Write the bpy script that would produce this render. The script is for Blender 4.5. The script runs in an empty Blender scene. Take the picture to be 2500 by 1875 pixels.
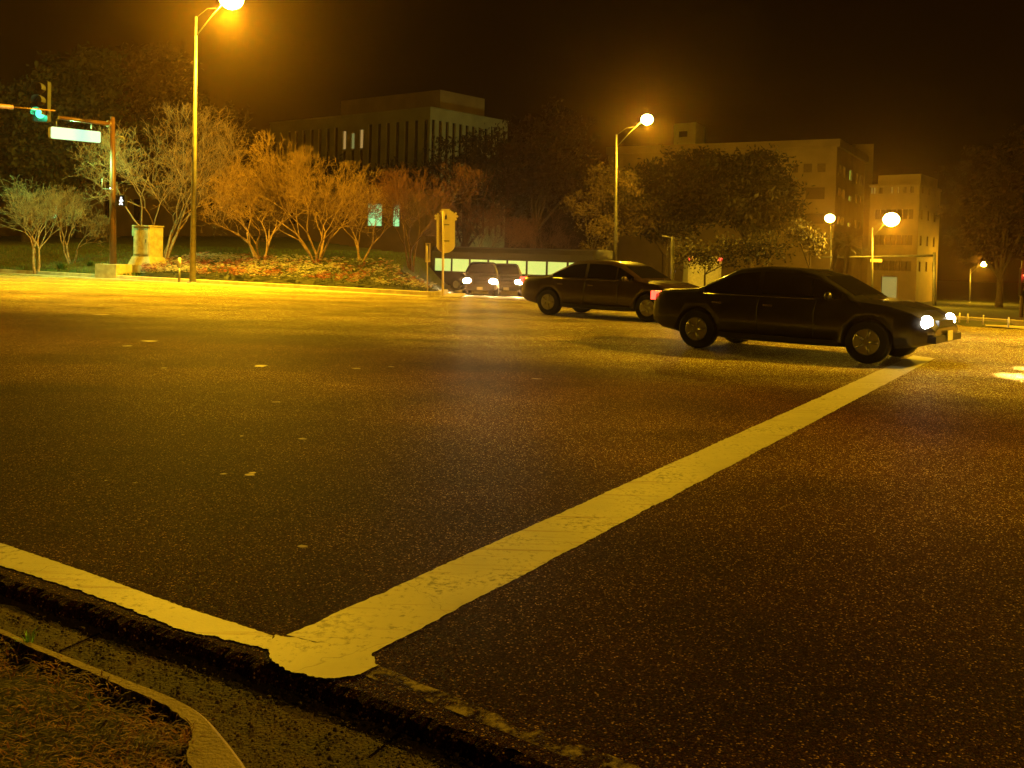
import bpy, bmesh, math, random
from math import sin, cos, pi, radians as R
from mathutils import Vector as V, Matrix, noise
S = bpy.context.scene
COL = S.collection
random.seed(7)

# ------------------------------------------------------------------ camera, sky, exposure
F_PX, PPY = 2300.0, 690.0          # focal length and principal row, in pixels of the 2500 px wide photo
PITCH, ROLL, CAM_H = math.atan(68/2300), R(1.6), 1.5
fw = V((0, cos(PITCH), -sin(PITCH))); rt0 = V((1, 0, 0)); up0 = V((0, sin(PITCH), cos(PITCH)))
rt = rt0*cos(ROLL) + up0*sin(ROLL); up = up0*cos(ROLL) - rt0*sin(ROLL)
cd = bpy.data.cameras.new('camera'); cam = bpy.data.objects.new('camera', cd); COL.objects.link(cam)
cd.sensor_width = 36; cd.lens = 36*F_PX/2500; cd.shift_y = -(937.5-PPY)/2500
cd.clip_start = .05; cd.clip_end = 2000
M = Matrix((rt, up, -fw)).transposed().to_4x4(); M.translation = V((0, 0, CAM_H)); cam.matrix_world = M
S.camera = cam
S.view_settings.view_transform = 'Standard'; S.view_settings.look = 'None'; S.view_settings.exposure = 0
w = bpy.data.worlds.new('World'); S.world = w; w.use_nodes = True
nt = w.node_tree; bg = nt.nodes['Background']
sky = nt.nodes.new('ShaderNodeTexSky'); sky.sky_type = 'NISHITA'; sky.sun_disc = False
sky.sun_elevation = R(-4); sky.sun_rotation = R(200)
mx = nt.nodes.new('ShaderNodeMixRGB'); mx.blend_type = 'ADD'; mx.inputs[0].default_value = 1
mx.inputs[2].default_value = (.18, .05, .006, 1)     # town glow on the night sky
nt.links.new(sky.outputs[0], mx.inputs[1]); nt.links.new(mx.outputs[0], bg.inputs[0]); bg.inputs[1].default_value = .003
S.cycles.volume_bounces = 0; S.cycles.max_bounces = 5; S.cycles.diffuse_bounces = 2; S.cycles.transparent_max_bounces = 12
S.cycles.sample_clamp_indirect = 3; S.cycles.sample_clamp_direct = 0

HPS = (1, .54, .013)

# ------------------------------------------------------------------ pixel helpers (photo pixels -> world)
def ray(x, y): return fw + rt*((x-1250)/F_PX) - up*((y-PPY)/F_PX)
def at(x, y, Y):
    r = ray(x, y); return V((0, 0, CAM_H)) + r*(Y/r.y)
def gp(x, y, z=0.0):
    r = ray(x, y); return V((0, 0, CAM_H)) + r*((z-CAM_H)/r.z)
D1 = V((.846, -.533, 0)); D2 = V((.533, .846, 0))
def uv(u, v, z=0): return D1*u + D2*v + V((0, 0, z))
def to_uv(x, y): return (.846*x-.533*y, .533*x+.846*y)
def vk(u): return 26.0 + (min(u, 0)+19)*.055 if u < 0 else 27.05+u*.05
def sst(a, b, x):
    t = max(0, min(1, (x-a)/(b-a))); return t*t*(3-2*t)
def H(x, y):
    u, v = to_uv(x, y); r = v-vk(u)
    if r <= 0: return 0.0
    hl = .13 + .125*min(r, 5) + .062*max(0, min(r-5, 30)) + .01*max(0, min(r-35, 60))
    hr = -.045*min(r, 15) - .027*max(0, min(r-15, 75))
    if x > 11.5: hr += .13*sst(11.5, 12, x)
    t = sst(-5.6, -2.9, x + max(0, y-52)*.5)
    return hl*(1-t) + hr*t
def on(px, Y):      # ground point below column px at depth Y
    X = (px-1250)/F_PX*Y
    return V((X, Y, H(X, Y)))

# ------------------------------------------------------------------ object helpers
def link(o, parent=None):
    COL.objects.link(o)
    if parent: o.parent = parent
    return o
def tag(o, label=None, cat=None, group=None, kind=None):
    if label: o['label'] = label
    if cat: o['category'] = cat
    if group: o['group'] = group
    if kind: o['kind'] = kind
    return o
def thing(name, label, cat, loc=(0, 0, 0), rz=0, group=None):
    o = bpy.data.objects.new(name, None); o.location = loc; o.rotation_euler = (0, 0, rz); o.empty_display_size = .2
    link(o); return tag(o, label, cat, group)
class MB:
    def __init__(s): s.v = []; s.f = []; s.m = []; s.sm = []
    def face(s, pts, m=0, smooth=False):
        b = len(s.v); s.v += [tuple(p) for p in pts]; s.f.append(list(range(b, b+len(pts)))); s.m.append(m); s.sm.append(smooth)
    def grid(s, rows, m=0, smooth=True, close=False):
        b = len(s.v); n = len(rows[0])
        for r_ in rows: s.v += [tuple(p) for p in r_]
        for i in range(len(rows)-1):
            for j in range(n if close else n-1):
                k = (j+1) % n
                s.f.append([b+i*n+j, b+i*n+k, b+(i+1)*n+k, b+(i+1)*n+j]); s.m.append(m); s.sm.append(smooth)
    def box(s, c, size, m=0, rot=None):
        c = V(c); h = V(size)/2; P = []
        for x in (-1, 1):
            for y in (-1, 1):
                for z in (-1, 1):
                    p = V((x*h.x, y*h.y, z*h.z))
                    if rot is not None: p = rot @ p
                    P.append(c+p)
        b = len(s.v); s.v += [tuple(p) for p in P]
        for q in ((0, 1, 3, 2), (4, 6, 7, 5), (0, 4, 5, 1), (2, 3, 7, 6), (0, 2, 6, 4), (1, 5, 7, 3)):
            s.f.append([b+i for i in q]); s.m.append(m); s.sm.append(False)
    def tube(s, pts, rad, n=8, m=0, cap=True, smooth=True):
        pts = [V(p) for p in pts]; rows = []
        a = None
        for i, p in enumerate(pts):
            d = (pts[min(i+1, len(pts)-1)]-pts[max(i-1, 0)]).normalized()
            if a is None:
                a = d.orthogonal().normalized()
            a = (a - d*a.dot(d)).normalized(); b_ = d.cross(a)
            r = rad[i] if isinstance(rad, (list, tuple)) else rad
            rows.append([p + (a*cos(2*pi*k/n)+b_*sin(2*pi*k/n))*r for k in range(n)])
        b0 = len(s.v); s.grid(rows, m, smooth, True)
        if cap:
            s.f.append([b0+k for k in range(n)][::-1]); s.m.append(m); s.sm.append(False)
            l = b0+(len(pts)-1)*n; s.f.append([l+k for k in range(n)]); s.m.append(m); s.sm.append(False)
    def sphere(s, c, r, n=12, m=0, sc=(1, 1, 1), z0=-1, z1=1):
        rows = []
        k = max(3, n//2)
        a0, a1 = math.asin(z0), math.asin(z1)
        for i in range(k+1):
            t = a0+(a1-a0)*i/k
            rows.append([V(c)+V((r*sc[0]*cos(t)*cos(2*pi*j/n), r*sc[1]*cos(t)*sin(2*pi*j/n), r*sc[2]*sin(t))) for j in range(n)])
        s.grid(rows, m, True, True)
    def prism(s, poly, thick, m=0):      # poly: list of Vector, thick: Vector
        n = len(poly); s.face(poly, m); s.face([p+thick for p in poly][::-1], m)
        for i in range(n): j = (i+1) % n; s.face([poly[j], poly[i], poly[i]+thick, poly[j]+thick], m)
    def build(s, name, mats, parent=None):
        me = bpy.data.meshes.new(name); me.from_pydata(s.v, [], s.f)
        for m_ in (mats if isinstance(mats, (list, tuple)) else [mats]): me.materials.append(m_)
        me.polygons.foreach_set('material_index', s.m); me.polygons.foreach_set('use_smooth', s.sm)
        me.update()
        return link(bpy.data.objects.new(name, me), parent)
def copy_tree(o, parent=None):
    c = o.copy(); COL.objects.link(c); c.parent = parent
    for ch in list(o.children): copy_tree(ch, c)
    return c

# ------------------------------------------------------------------ materials
def mat(name, col, rough=.7, col2=None, scale=8, metal=0, bump=0, bscale=60, spec=.5, stops=(.35, .65), detail=6, emit=None, es=0):
    m = bpy.data.materials.new(name); m.use_nodes = True; t = m.node_tree; b = t.nodes['Principled BSDF']
    b.inputs['Roughness'].default_value = rough; b.inputs['Metallic'].default_value = metal
    b.inputs['Specular IOR Level'].default_value = spec
    tc = t.nodes.new('ShaderNodeTexCoord')
    n = t.nodes.new('ShaderNodeTexNoise'); n.inputs['Scale'].default_value = scale; n.inputs['Detail'].default_value = detail
    t.links.new(tc.outputs['Object'], n.inputs['Vector'])
    r = t.nodes.new('ShaderNodeValToRGB'); r.color_ramp.elements[0].position = stops[0]; r.color_ramp.elements[1].position = stops[1]
    c2 = col2 or tuple(c*.75 for c in col)
    r.color_ramp.elements[0].color = (*c2, 1); r.color_ramp.elements[1].color = (*col, 1)
    t.links.new(n.outputs['Fac'], r.inputs['Fac']); t.links.new(r.outputs[0], b.inputs['Base Color'])
    if bump:
        n2 = t.nodes.new('ShaderNodeTexNoise'); n2.inputs['Scale'].default_value = bscale; n2.inputs['Detail'].default_value = 4
        t.links.new(tc.outputs['Object'], n2.inputs['Vector'])
        bp = t.nodes.new('ShaderNodeBump'); bp.inputs['Strength'].default_value = bump; bp.inputs['Distance'].default_value = .01
        t.links.new(n2.outputs['Fac'], bp.inputs['Height']); t.links.new(bp.outputs[0], b.inputs['Normal'])
    if emit:
        b.inputs['Emission Color'].default_value = (*emit, 1); b.inputs['Emission Strength'].default_value = es
    return m
def asphalt():
    m = bpy.data.materials.new('asphalt'); m.use_nodes = True; t = m.node_tree; b = t.nodes['Principled BSDF']; N = t.nodes.new; L = t.links.new
    tc = N('ShaderNodeTexCoord')
    vo = N('ShaderNodeTexVoronoi'); vo.inputs['Scale'].default_value = 165; L(tc.outputs['Object'], vo.inputs['Vector'])
    sep = N('ShaderNodeSeparateColor'); L(vo.outputs['Color'], sep.inputs[0])
    r1 = N('ShaderNodeValToRGB'); e = r1.color_ramp.elements
    e[0].position = 0; e[0].color = (.010, .003, .0012, 1); e[1].position = 1; e[1].color = (.60, .36, .16, 1)
    for p, c in ((.5, (.030, .0085, .0025, 1)), (.84, (.060, .021, .007, 1)), (.95, (.14, .07, .03, 1))):
        q = e.new(p); q.color = c
    L(sep.outputs[0], r1.inputs[0])
    # worn wheel paths running along the road and broad stains
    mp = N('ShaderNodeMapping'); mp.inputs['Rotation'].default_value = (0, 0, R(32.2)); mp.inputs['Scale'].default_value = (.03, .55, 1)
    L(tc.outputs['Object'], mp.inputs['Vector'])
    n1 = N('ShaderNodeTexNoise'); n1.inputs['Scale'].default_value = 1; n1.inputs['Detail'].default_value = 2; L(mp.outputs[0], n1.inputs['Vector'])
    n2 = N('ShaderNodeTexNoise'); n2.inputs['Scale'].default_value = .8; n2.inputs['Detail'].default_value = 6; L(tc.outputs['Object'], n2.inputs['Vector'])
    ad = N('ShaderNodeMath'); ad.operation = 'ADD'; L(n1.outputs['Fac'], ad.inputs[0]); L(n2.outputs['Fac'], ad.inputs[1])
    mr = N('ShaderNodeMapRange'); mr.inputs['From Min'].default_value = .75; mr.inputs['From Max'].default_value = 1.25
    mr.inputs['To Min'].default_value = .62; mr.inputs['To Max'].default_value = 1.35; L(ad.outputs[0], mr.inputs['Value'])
    # passing headlights' bright and shaded bands, painted into the asphalt colour across the road
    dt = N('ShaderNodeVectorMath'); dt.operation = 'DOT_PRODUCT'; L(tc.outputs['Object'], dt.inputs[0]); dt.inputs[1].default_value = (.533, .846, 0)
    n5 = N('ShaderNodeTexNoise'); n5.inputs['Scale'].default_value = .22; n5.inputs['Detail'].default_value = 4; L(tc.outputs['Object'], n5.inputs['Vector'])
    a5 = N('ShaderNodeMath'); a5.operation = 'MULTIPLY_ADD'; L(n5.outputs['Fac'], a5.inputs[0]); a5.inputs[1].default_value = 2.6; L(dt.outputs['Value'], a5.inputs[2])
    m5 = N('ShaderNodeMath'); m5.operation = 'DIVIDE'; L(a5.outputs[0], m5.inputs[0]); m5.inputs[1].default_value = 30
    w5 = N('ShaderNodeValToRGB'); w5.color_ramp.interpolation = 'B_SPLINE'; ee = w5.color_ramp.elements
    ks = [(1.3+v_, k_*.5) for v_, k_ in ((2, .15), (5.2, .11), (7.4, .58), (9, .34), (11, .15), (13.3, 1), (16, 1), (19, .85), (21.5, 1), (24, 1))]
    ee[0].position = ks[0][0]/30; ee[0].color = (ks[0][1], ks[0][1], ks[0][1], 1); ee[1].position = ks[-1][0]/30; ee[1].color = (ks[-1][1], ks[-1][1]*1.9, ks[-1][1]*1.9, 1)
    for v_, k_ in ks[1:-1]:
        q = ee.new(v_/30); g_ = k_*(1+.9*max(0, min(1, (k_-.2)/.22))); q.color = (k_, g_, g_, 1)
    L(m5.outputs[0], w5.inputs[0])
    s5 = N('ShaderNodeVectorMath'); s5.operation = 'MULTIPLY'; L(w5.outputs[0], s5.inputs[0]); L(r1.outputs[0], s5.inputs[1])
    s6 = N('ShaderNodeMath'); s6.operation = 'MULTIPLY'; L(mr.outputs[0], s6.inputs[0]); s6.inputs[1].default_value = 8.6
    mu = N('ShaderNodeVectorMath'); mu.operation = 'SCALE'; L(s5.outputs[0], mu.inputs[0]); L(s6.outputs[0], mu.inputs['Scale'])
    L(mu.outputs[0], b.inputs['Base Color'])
    rr = N('ShaderNodeMapRange'); rr.inputs['To Min'].default_value = .95; rr.inputs['To Max'].default_value = .45; L(sep.outputs[1], rr.inputs['Value'])
    L(rr.outputs[0], b.inputs['Roughness']); b.inputs['Specular IOR Level'].default_value = .012; b.inputs['Specular Tint'].default_value = (1, .75, .5, 1)
    bp = N('ShaderNodeBump'); bp.inputs['Strength'].default_value = .8; bp.inputs['Distance'].default_value = .003
    L(vo.outputs['Distance'], bp.inputs['Height']); bp.invert = True
    L(bp.outputs[0], b.inputs['Normal'])
    return m
def paint():
    m = bpy.data.materials.new('road_paint'); m.use_nodes = True; t = m.node_tree; b = t.nodes['Principled BSDF']; N = t.nodes.new; L = t.links.new
    tc = N('ShaderNodeTexCoord')
    mp = N('ShaderNodeMapping'); mp.inputs['Rotation'].default_value = (0, 0, R(32.2)); mp.inputs['Scale'].default_value = (1.2, 22, 1)
    L(tc.outputs['Object'], mp.inputs['Vector'])
    n1 = N('ShaderNodeTexNoise'); n1.inputs['Scale'].default_value = 1; n1.inputs['Detail'].default_value = 6; L(mp.outputs[0], n1.inputs['Vector'])
    r1 = N('ShaderNodeValToRGB'); e = r1.color_ramp.elements
    e[0].position = .27; e[0].color = (.26, .19, .12, 1); e[1].position = .42; e[1].color = (.44, .41, .24, 1)
    L(n1.outputs['Fac'], r1.inputs[0])
    n2 = N('ShaderNodeTexNoise'); n2.inputs['Scale'].default_value = 2.2; n2.inputs['Detail'].default_value = 8; L(tc.outputs['Object'], n2.inputs['Vector'])
    mr = N('ShaderNodeMapRange'); mr.inputs['From Min'].default_value = .3; mr.inputs['From Max'].default_value = .7
    mr.inputs['To Min'].default_value = .78; mr.inputs['To Max'].default_value = 1.12; L(n2.outputs['Fac'], mr.inputs['Value'])
    # a few thin cracks across the line
    vo = N('ShaderNodeTexVoronoi'); vo.feature = 'DISTANCE_TO_EDGE'; vo.inputs['Scale'].default_value = .9
    nd = N('ShaderNodeTexNoise'); nd.inputs['Scale'].default_value = 7; L(tc.outputs['Object'], nd.inputs['Vector'])
    mixv = N('ShaderNodeMixRGB'); mixv.inputs[0].default_value = .12; L(tc.outputs['Object'], mixv.inputs[1]); L(nd.outputs['Color'], mixv.inputs[2])
    L(mixv.outputs[0], vo.inputs['Vector'])
    cr = N('ShaderNodeMapRange'); cr.inputs['From Max'].default_value = .0022; cr.inputs['To Min'].default_value = .5; L(vo.outputs['Distance'], cr.inputs['Value'])
    m1 = N('ShaderNodeMath'); m1.operation = 'MULTIPLY'; L(mr.outputs[0], m1.inputs[0]); L(cr.outputs[0], m1.inputs[1])
    mu = N('ShaderNodeVectorMath'); mu.operation = 'SCALE'; L(r1.outputs[0], mu.inputs[0]); n4 = N('ShaderNodeTexNoise'); n4.inputs['Scale'].default_value = 26; n4.inputs['Detail'].default_value = 12; n4.inputs['Roughness'].default_value = .75; L(tc.outputs['Object'], n4.inputs['Vector'])
    q4 = N('ShaderNodeMath'); q4.operation = 'MULTIPLY_ADD'; L(n2.outputs['Fac'], q4.inputs[0]); q4.inputs[1].default_value = .45; L(n4.outputs['Fac'], q4.inputs[2])
    w4 = N('ShaderNodeMapRange'); w4.inputs['From Min'].default_value = .76; w4.inputs['From Max'].default_value = .88; w4.inputs['To Min'].default_value = 1; w4.inputs['To Max'].default_value = .30; L(q4.outputs[0], w4.inputs['Value'])
    m4 = N('ShaderNodeMath'); m4.operation = 'MULTIPLY'; L(m1.outputs[0], m4.inputs[0]); L(w4.outputs[0], m4.inputs[1]); L(m4.outputs[0], mu.inputs['Scale'])
    L(mu.outputs[0], b.inputs['Base Color']); b.inputs['Roughness'].default_value = .55
    n3 = N('ShaderNodeTexNoise'); n3.inputs['Scale'].default_value = 70; n3.inputs['Detail'].default_value = 5; L(tc.outputs['Object'], n3.inputs['Vector'])
    bp = N('ShaderNodeBump'); bp.inputs['Strength'].default_value = .35; bp.inputs['Distance'].default_value = .004
    L(n3.outputs['Fac'], bp.inputs['Height']); L(bp.outputs[0], b.inputs['Normal'])
    return m
def faded():
    m = bpy.data.materials.new('faded_paint'); m.use_nodes = True; t = m.node_tree; b = t.nodes['Principled BSDF']; N = t.nodes.new; L = t.links.new
    b.inputs['Base Color'].default_value = (.17, .12, .08, 1); b.inputs['Roughness'].default_value = .8
    tc = N('ShaderNodeTexCoord'); n = N('ShaderNodeTexNoise'); n.inputs['Scale'].default_value = 9; n.inputs['Detail'].default_value = 10; n.inputs['Roughness'].default_value = .75
    L(tc.outputs['Object'], n.inputs['Vector'])
    r = N('ShaderNodeValToRGB'); r.color_ramp.elements[0].position = .47; r.color_ramp.elements[1].position = .6
    L(n.outputs['Fac'], r.inputs[0]); L(r.outputs[0], b.inputs['Alpha'])
    return m
def leafmat(name, c1, c2, rough=.6):
    m = mat(name, c1, rough, c2, scale=1.3, stops=(.35, .62))
    return m
MA = dict(
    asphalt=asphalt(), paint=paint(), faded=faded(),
    concrete=mat('concrete', (.50, .42, .26), .8, (.34, .27, .16), 3, bump=.5, bscale=120),
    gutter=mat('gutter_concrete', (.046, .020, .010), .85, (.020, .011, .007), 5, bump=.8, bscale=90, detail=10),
    curb=mat('curb_concrete', (.27, .20, .12), .8, (.17, .12, .075), 4, bump=.5, bscale=80),
    soil=mat('soil', (.02, .009, .004), .95, (.008, .004, .002), 12, bump=1, bscale=40),
    grass=mat('grass_ground', (.06, .06, .012), .95, (.025, .026, .008), 3, bump=1, bscale=30),
    blade=mat('grass_blade', (.10, .16, .02), .6, (.05, .09, .012), 4),
    lit_blade=mat('lit_grass_blade', (.22, .5, .05), .6, (.12, .3, .03), 20),  # blade colour brightened: light on the near tufts put into the colour
    straw=mat('pine_straw', (.20, .07, .022), .75, (.03, .010, .004), 14),
    steel=mat('galvanised_steel', (.22, .21, .19), .5, (.15, .145, .13), 5, metal=.6),
    brown=mat('brown_painted_steel', (.10, .045, .016), .45, (.075, .033, .012), 6),
    alu=mat('sign_back_aluminium', (.72, .60, .42), .5, (.62, .52, .36), 3),
    cabinet=mat('cabinet_paint', (.46, .40, .24), .5, (.30, .25, .15), 5),
    dark=mat('black_plastic', (.012, .012, .012), .4),
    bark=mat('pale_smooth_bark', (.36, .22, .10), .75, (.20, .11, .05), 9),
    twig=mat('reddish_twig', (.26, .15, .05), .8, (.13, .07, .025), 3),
    bark2=mat('shaded_bark', (.16, .085, .035), .8, (.09, .045, .02), 9), twig2=mat('shaded_red_twig', (.13, .045, .015), .8, (.07, .022, .008), 3),  # same bark and twigs darkened: weaker light on these trees put into colour
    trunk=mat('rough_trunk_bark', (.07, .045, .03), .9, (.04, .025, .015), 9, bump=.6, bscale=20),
    leaf=leafmat('evergreen_leaf', (.030, .020, .006), (.010, .006, .003)),
    leafg=leafmat('green_leaf', (.032, .036, .010), (.010, .011, .004)),
    leafy=leafmat('yellowish_leaf', (.095, .06, .02), (.04, .022, .008)),
    leafr=leafmat('russet_leaf', (.045, .016, .005), (.015, .005, .002)),
    palm=leafmat('palm_frond', (.10, .07, .02), (.04, .03, .01)),
    cover=leafmat('bedding_foliage', (.045, .048, .008), (.016, .018, .004)),
    white_fl=mat('white_petal', (.66, .62, .55), .7, (.45, .40, .33), 5),
    pink_fl=mat('pink_petal', (.50, .27, .27), .7, (.36, .17, .18), 5),
    red_fl=mat('red_petal', (.32, .05, .04), .7, (.2, .03, .02), 5),
    wallb=mat('office_precast', (.26, .25, .15), .8, (.21, .20, .12), .6),
    wallr=mat('tan_render', (.24, .17, .08), .8, (.18, .125, .06), .4),
    walll=mat('low_building_wall', (.12, .07, .04), .85, (.08, .048, .028), .7),
    pane=mat('dark_window_glass', (.012, .009, .006), .15),
    pane2=mat('dim_window_glass', (.10, .06, .025), .35),
    lit=mat('lit_window_warm', (.3, .25, .1), .5, emit=(1, .62, .18), es=.35),
    litg=mat('lit_window_green', (.2, .3, .2), .5, emit=(.35, .95, .38), es=.9),
    lit2=mat('lit_window_yellow_green', (.3, .3, .1), .5, emit=(.55, .9, .10), es=.8),
    dimlit=mat('lit_window_dim', (.2, .2, .1), .5, emit=(.75, .8, .25), es=.22),
    glass=mat('car_glass', (.01, .009, .008), .06, spec=.8),
    tyre=mat('tyre_rubber', (.012, .012, .012), .8),
    rim=mat('alloy_rim', (.45, .45, .45), .3, metal=.8),
    silver=mat('silver_car_paint', (.42, .40, .36), .28, (.38, .36, .32), 2, metal=.35),
    white=mat('white_vehicle_paint', (.62, .60, .52), .3),
    navy=mat('dark_car_paint', (.035, .03, .025), .14, metal=.4),
    tan=mat('brown_car_paint', (.05, .028, .015), .2, metal=.1),
    chrome=mat('bright_trim', (.6, .6, .6), .2, metal=1),
    head=mat('headlight_lit', (.8, .8, .8), .2, emit=(1, .96, .80), es=55),
    headfar=mat('headlight_lit_far', (.8, .8, .8), .2, emit=(1, .95, .75), es=90),
    tail=mat('taillight_lit', (.5, .02, .01), .3, emit=(1, .06, .03), es=5),
    amber=mat('marker_light', (.6, .3, .05), .3, emit=(1, .6, .1), es=4),
    plate=mat('number_plate', (.6, .55, .4), .5),
    lens=mat('sodium_lamp_lens', (.9, .8, .5), .3, emit=(1, .82, .20), es=60),
    signlit=mat('backlit_sign_face', (.05, .08, .06), .6, emit=(.44, 1, .56), es=1.35),
    green=mat('green_signal_lens', (.05, .5, .3), .3, emit=(.12, 1, .50), es=1.9),
    red=mat('red_signal_lens', (.5, .05, .03), .3, emit=(1, .10, .03), es=14),
    walk=mat('walk_symbol', (.7, .8, .9), .3, emit=(.7, .85, 1), es=2.6),
    offlens=mat('unlit_lens', (.03, .02, .01), .3),
    buslit=mat('lit_bus_window', (.4, .5, .3), .4, emit=(.60, .95, .28), es=.6),
    leafpale=mat('fallen_leaf', (.24, .16, .06), .6, (.16, .10, .03), 8),
)

for k_ in ('navy', 'tan'):
    b_ = MA[k_].node_tree.nodes['Principled BSDF']; b_.inputs['Coat Weight'].default_value = 1; b_.inputs['Coat Roughness'].default_value = .04; b_.inputs['Roughness'].default_value = .35
# ------------------------------------------------------------------ ground, roads, kerbs
mb = MB()
xs = [-170+i*6 for i in range(20)] + [-50+i*1.0 for i in range(110)] + [60+i*6 for i in range(22)]
ys = [-30+i*3 for i in range(10)] + [i*1.0 for i in range(110)] + [110+i*6 for i in range(28)]
def GH(x, y):
    u, v = to_uv(x, y)
    h = H(x, y)
    r = v-vk(u)
    if r < 1.2 and v > -1: return -.3 if r < .6 else h
    return h + (.0 if v > 0 else -.4)
mb.grid([[V((x, y, GH(x, y))) for x in xs] for y in ys])
tag(mb.build('ground', MA['grass']), kind='structure')

# main road: crumbled near edge of the asphalt overlay, clean far edge
edge_px = [(-700, 1190), (-300, 1310), (0, 1405), (316, 1508), (633, 1605), (768, 1650), (1000, 1735), (1355, 1872), (1900, 2090)]
edge = [gp(*p) for p in edge_px]
e0 = edge[0] + (edge[0]-edge[1]).normalized()*60; e1 = edge[-1] + D1*70
edge = [e0] + edge + [e1]
dense = []
for a, b in zip(edge[:-1], edge[1:]):
    n = 1 if (b-a).length > 30 else max(2, int((b-a).length/.012))
    for i in range(n):
        p = a.lerp(b, i/n)
        if n > 1:
            k = noise.noise(p*9)*.018 + noise.noise(p*30)*.010 + noise.noise(p*70)*.004
            p = p + D2*k
        dense.append(p)
dense.append(edge[-1])
far = []
for i in range(60, -1, -1):
    u = -90 + i*3.0; far.append(uv(u, vk(u)-.42))
bm = bmesh.new()
vs = [bm.verts.new(p) for p in dense] + [bm.verts.new(p) for p in far]
f = bm.faces.new(vs); bmesh.ops.triangulate(bm, faces=[f])
lm = [bm.verts.new(p + V((0, 0, -.012+.006*noise.noise(p*50))) - D2*(.035+.014*noise.noise(p*25))) for p in dense]
lo = [bm.verts.new(p + V((0, 0, -.07)) - D2*(.055+.016*noise.noise(p*22))) for p in dense]
for i in range(len(dense)-1):
    bm.faces.new((vs[i+1], vs[i], lm[i], lm[i+1])); bm.faces.new((lm[i+1], lm[i], lo[i], lo[i+1]))
bmesh.ops.recalc_face_normals(bm, faces=bm.faces)
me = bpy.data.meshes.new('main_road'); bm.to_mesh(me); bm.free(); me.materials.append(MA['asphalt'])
tag(link(bpy.data.objects.new('main_road', me)), kind='structure')

# gutter apron between the asphalt edge and the near kerb
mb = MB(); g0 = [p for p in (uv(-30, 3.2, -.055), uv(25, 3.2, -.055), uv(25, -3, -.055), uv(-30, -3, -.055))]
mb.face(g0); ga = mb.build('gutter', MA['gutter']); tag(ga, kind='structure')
mb = MB()   # joint in the gutter
for a, b in (((140, 1592), (285, 1528)), ((900, 1850), (1010, 1765))):
    a = gp(*a, -.052); b = gp(*b, -.052); d = (b-a).normalized().cross(V((0, 0, 1)))*.006
    mb.face([a-d, b-d, b+d, a+d])
o = mb.build('gutter_joint', mat('joint_dirt', (.008, .005, .003), 1, spec=0)); tag(o, kind='structure')

# grit and small stones lying in the gutter: uncountable
mb = MB()
for i in range(5200):
    t = random.random(); x = random.uniform(-80, 1500); y = 1440 + x*.3 + random.random()**1.5*260
    p = gp(x, min(y, 1990), -.05)
    r = random.uniform(.0012, .0042)*(1+random.random()**6*2)
    mb.sphere(p + V((0, 0, r*.5)), r, 5, 0, (1, random.uniform(.6, 1), .7))
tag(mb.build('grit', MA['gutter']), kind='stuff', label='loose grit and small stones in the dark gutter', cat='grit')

# stop bar with a ragged outline and a torn blob at its kerb end
def ragged(pa, pb, n, amp, side):
    out = []
    for i in range(n+1):
        p = pa.lerp(pb, i/n); k = noise.noise(p*14)*amp + noise.noise(p*50)*amp*.6 + noise.noise(p*3)*amp
        out.append(p + side*k)
    return out
bz = .004
L0, L1 = gp(700, 1550, bz), gp(2203, 879, bz); R0, R1 = gp(905, 1598, bz), gp(2258, 887, bz)
L1 = L1 + (L1-L0).normalized()*1.0; R1 = R1 + (R1-R0).normalized()*1.0
sd = D1
Ls = ragged(L0, L1, 700, .009, sd); Rs = ragged(R0, R1, 700, .009, sd)
mb = MB(); mb.grid([[Ls[i], Rs[i]] for i in range(701)], smooth=False)
tag(mb.build('stop_bar_marking', MA['paint']), kind='structure')
blob = [(1400+90, 550), (1462, 590), (1446, 640), (1470, 700), (1550, 738), (1640, 765), (1700, 784), (1800, 788), (1880, 778), (1945, 764), (2000, 735), (2050, 714), (2015, 682), (2000, 655), (1985, 642)]
bp = [gp(x/2.212, 1300+y/2.212, .008) for x, y in blob]
bl = []
for i in range(len(bp)):
    a, b = bp[i], bp[(i+1) % len(bp)]
    for k in range(14):
        p = a.lerp(b, k/14); bl.append(p + D2*(noise.noise(p*55)*.012+noise.noise(p*18)*.012+noise.noise(p*130)*.004))
mb = MB(); mb.face(bl); tag(mb.build('paint_patch', MA['paint']), kind='structure')
# solid edge line along the asphalt edge
tp = [(-400, 1185), (0, 1325), (226, 1401), (452, 1483), (560, 1517), (668, 1552)]
bt = [(-400, 1230), (0, 1380), (226, 1452), (452, 1540), (560, 1562), (662, 1588)]
rows = []
for i in range(5):
    a, b = gp(*tp[i], .004), gp(*tp[i+1], .004); c, d = gp(*bt[i], .004), gp(*bt[i+1], .004)
    for k in range(60):
        p, q = a.lerp(b, k/60), c.lerp(d, k/60)
        rows.append([p + D2*(noise.noise(p*40)*.006), q + D2*(noise.noise(q*25)*.012+noise.noise(q*90)*.006)])
mb = MB(); mb.grid(rows, smooth=False); tag(mb.build('edge_line_marking', MA['paint']), kind='structure')
mb = MB(); a, b = gp(880, 1632, .004), gp(1700, 1960, .004)
mb.grid([[a.lerp(b, i/40)+D2*(.055+noise.noise(a.lerp(b, i/40)*5)*.02), a.lerp(b, i/40)-D2*.03] for i in range(41)], smooth=False)
tag(mb.build('worn_line_marking', MA['faded']), kind='structure')

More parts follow.
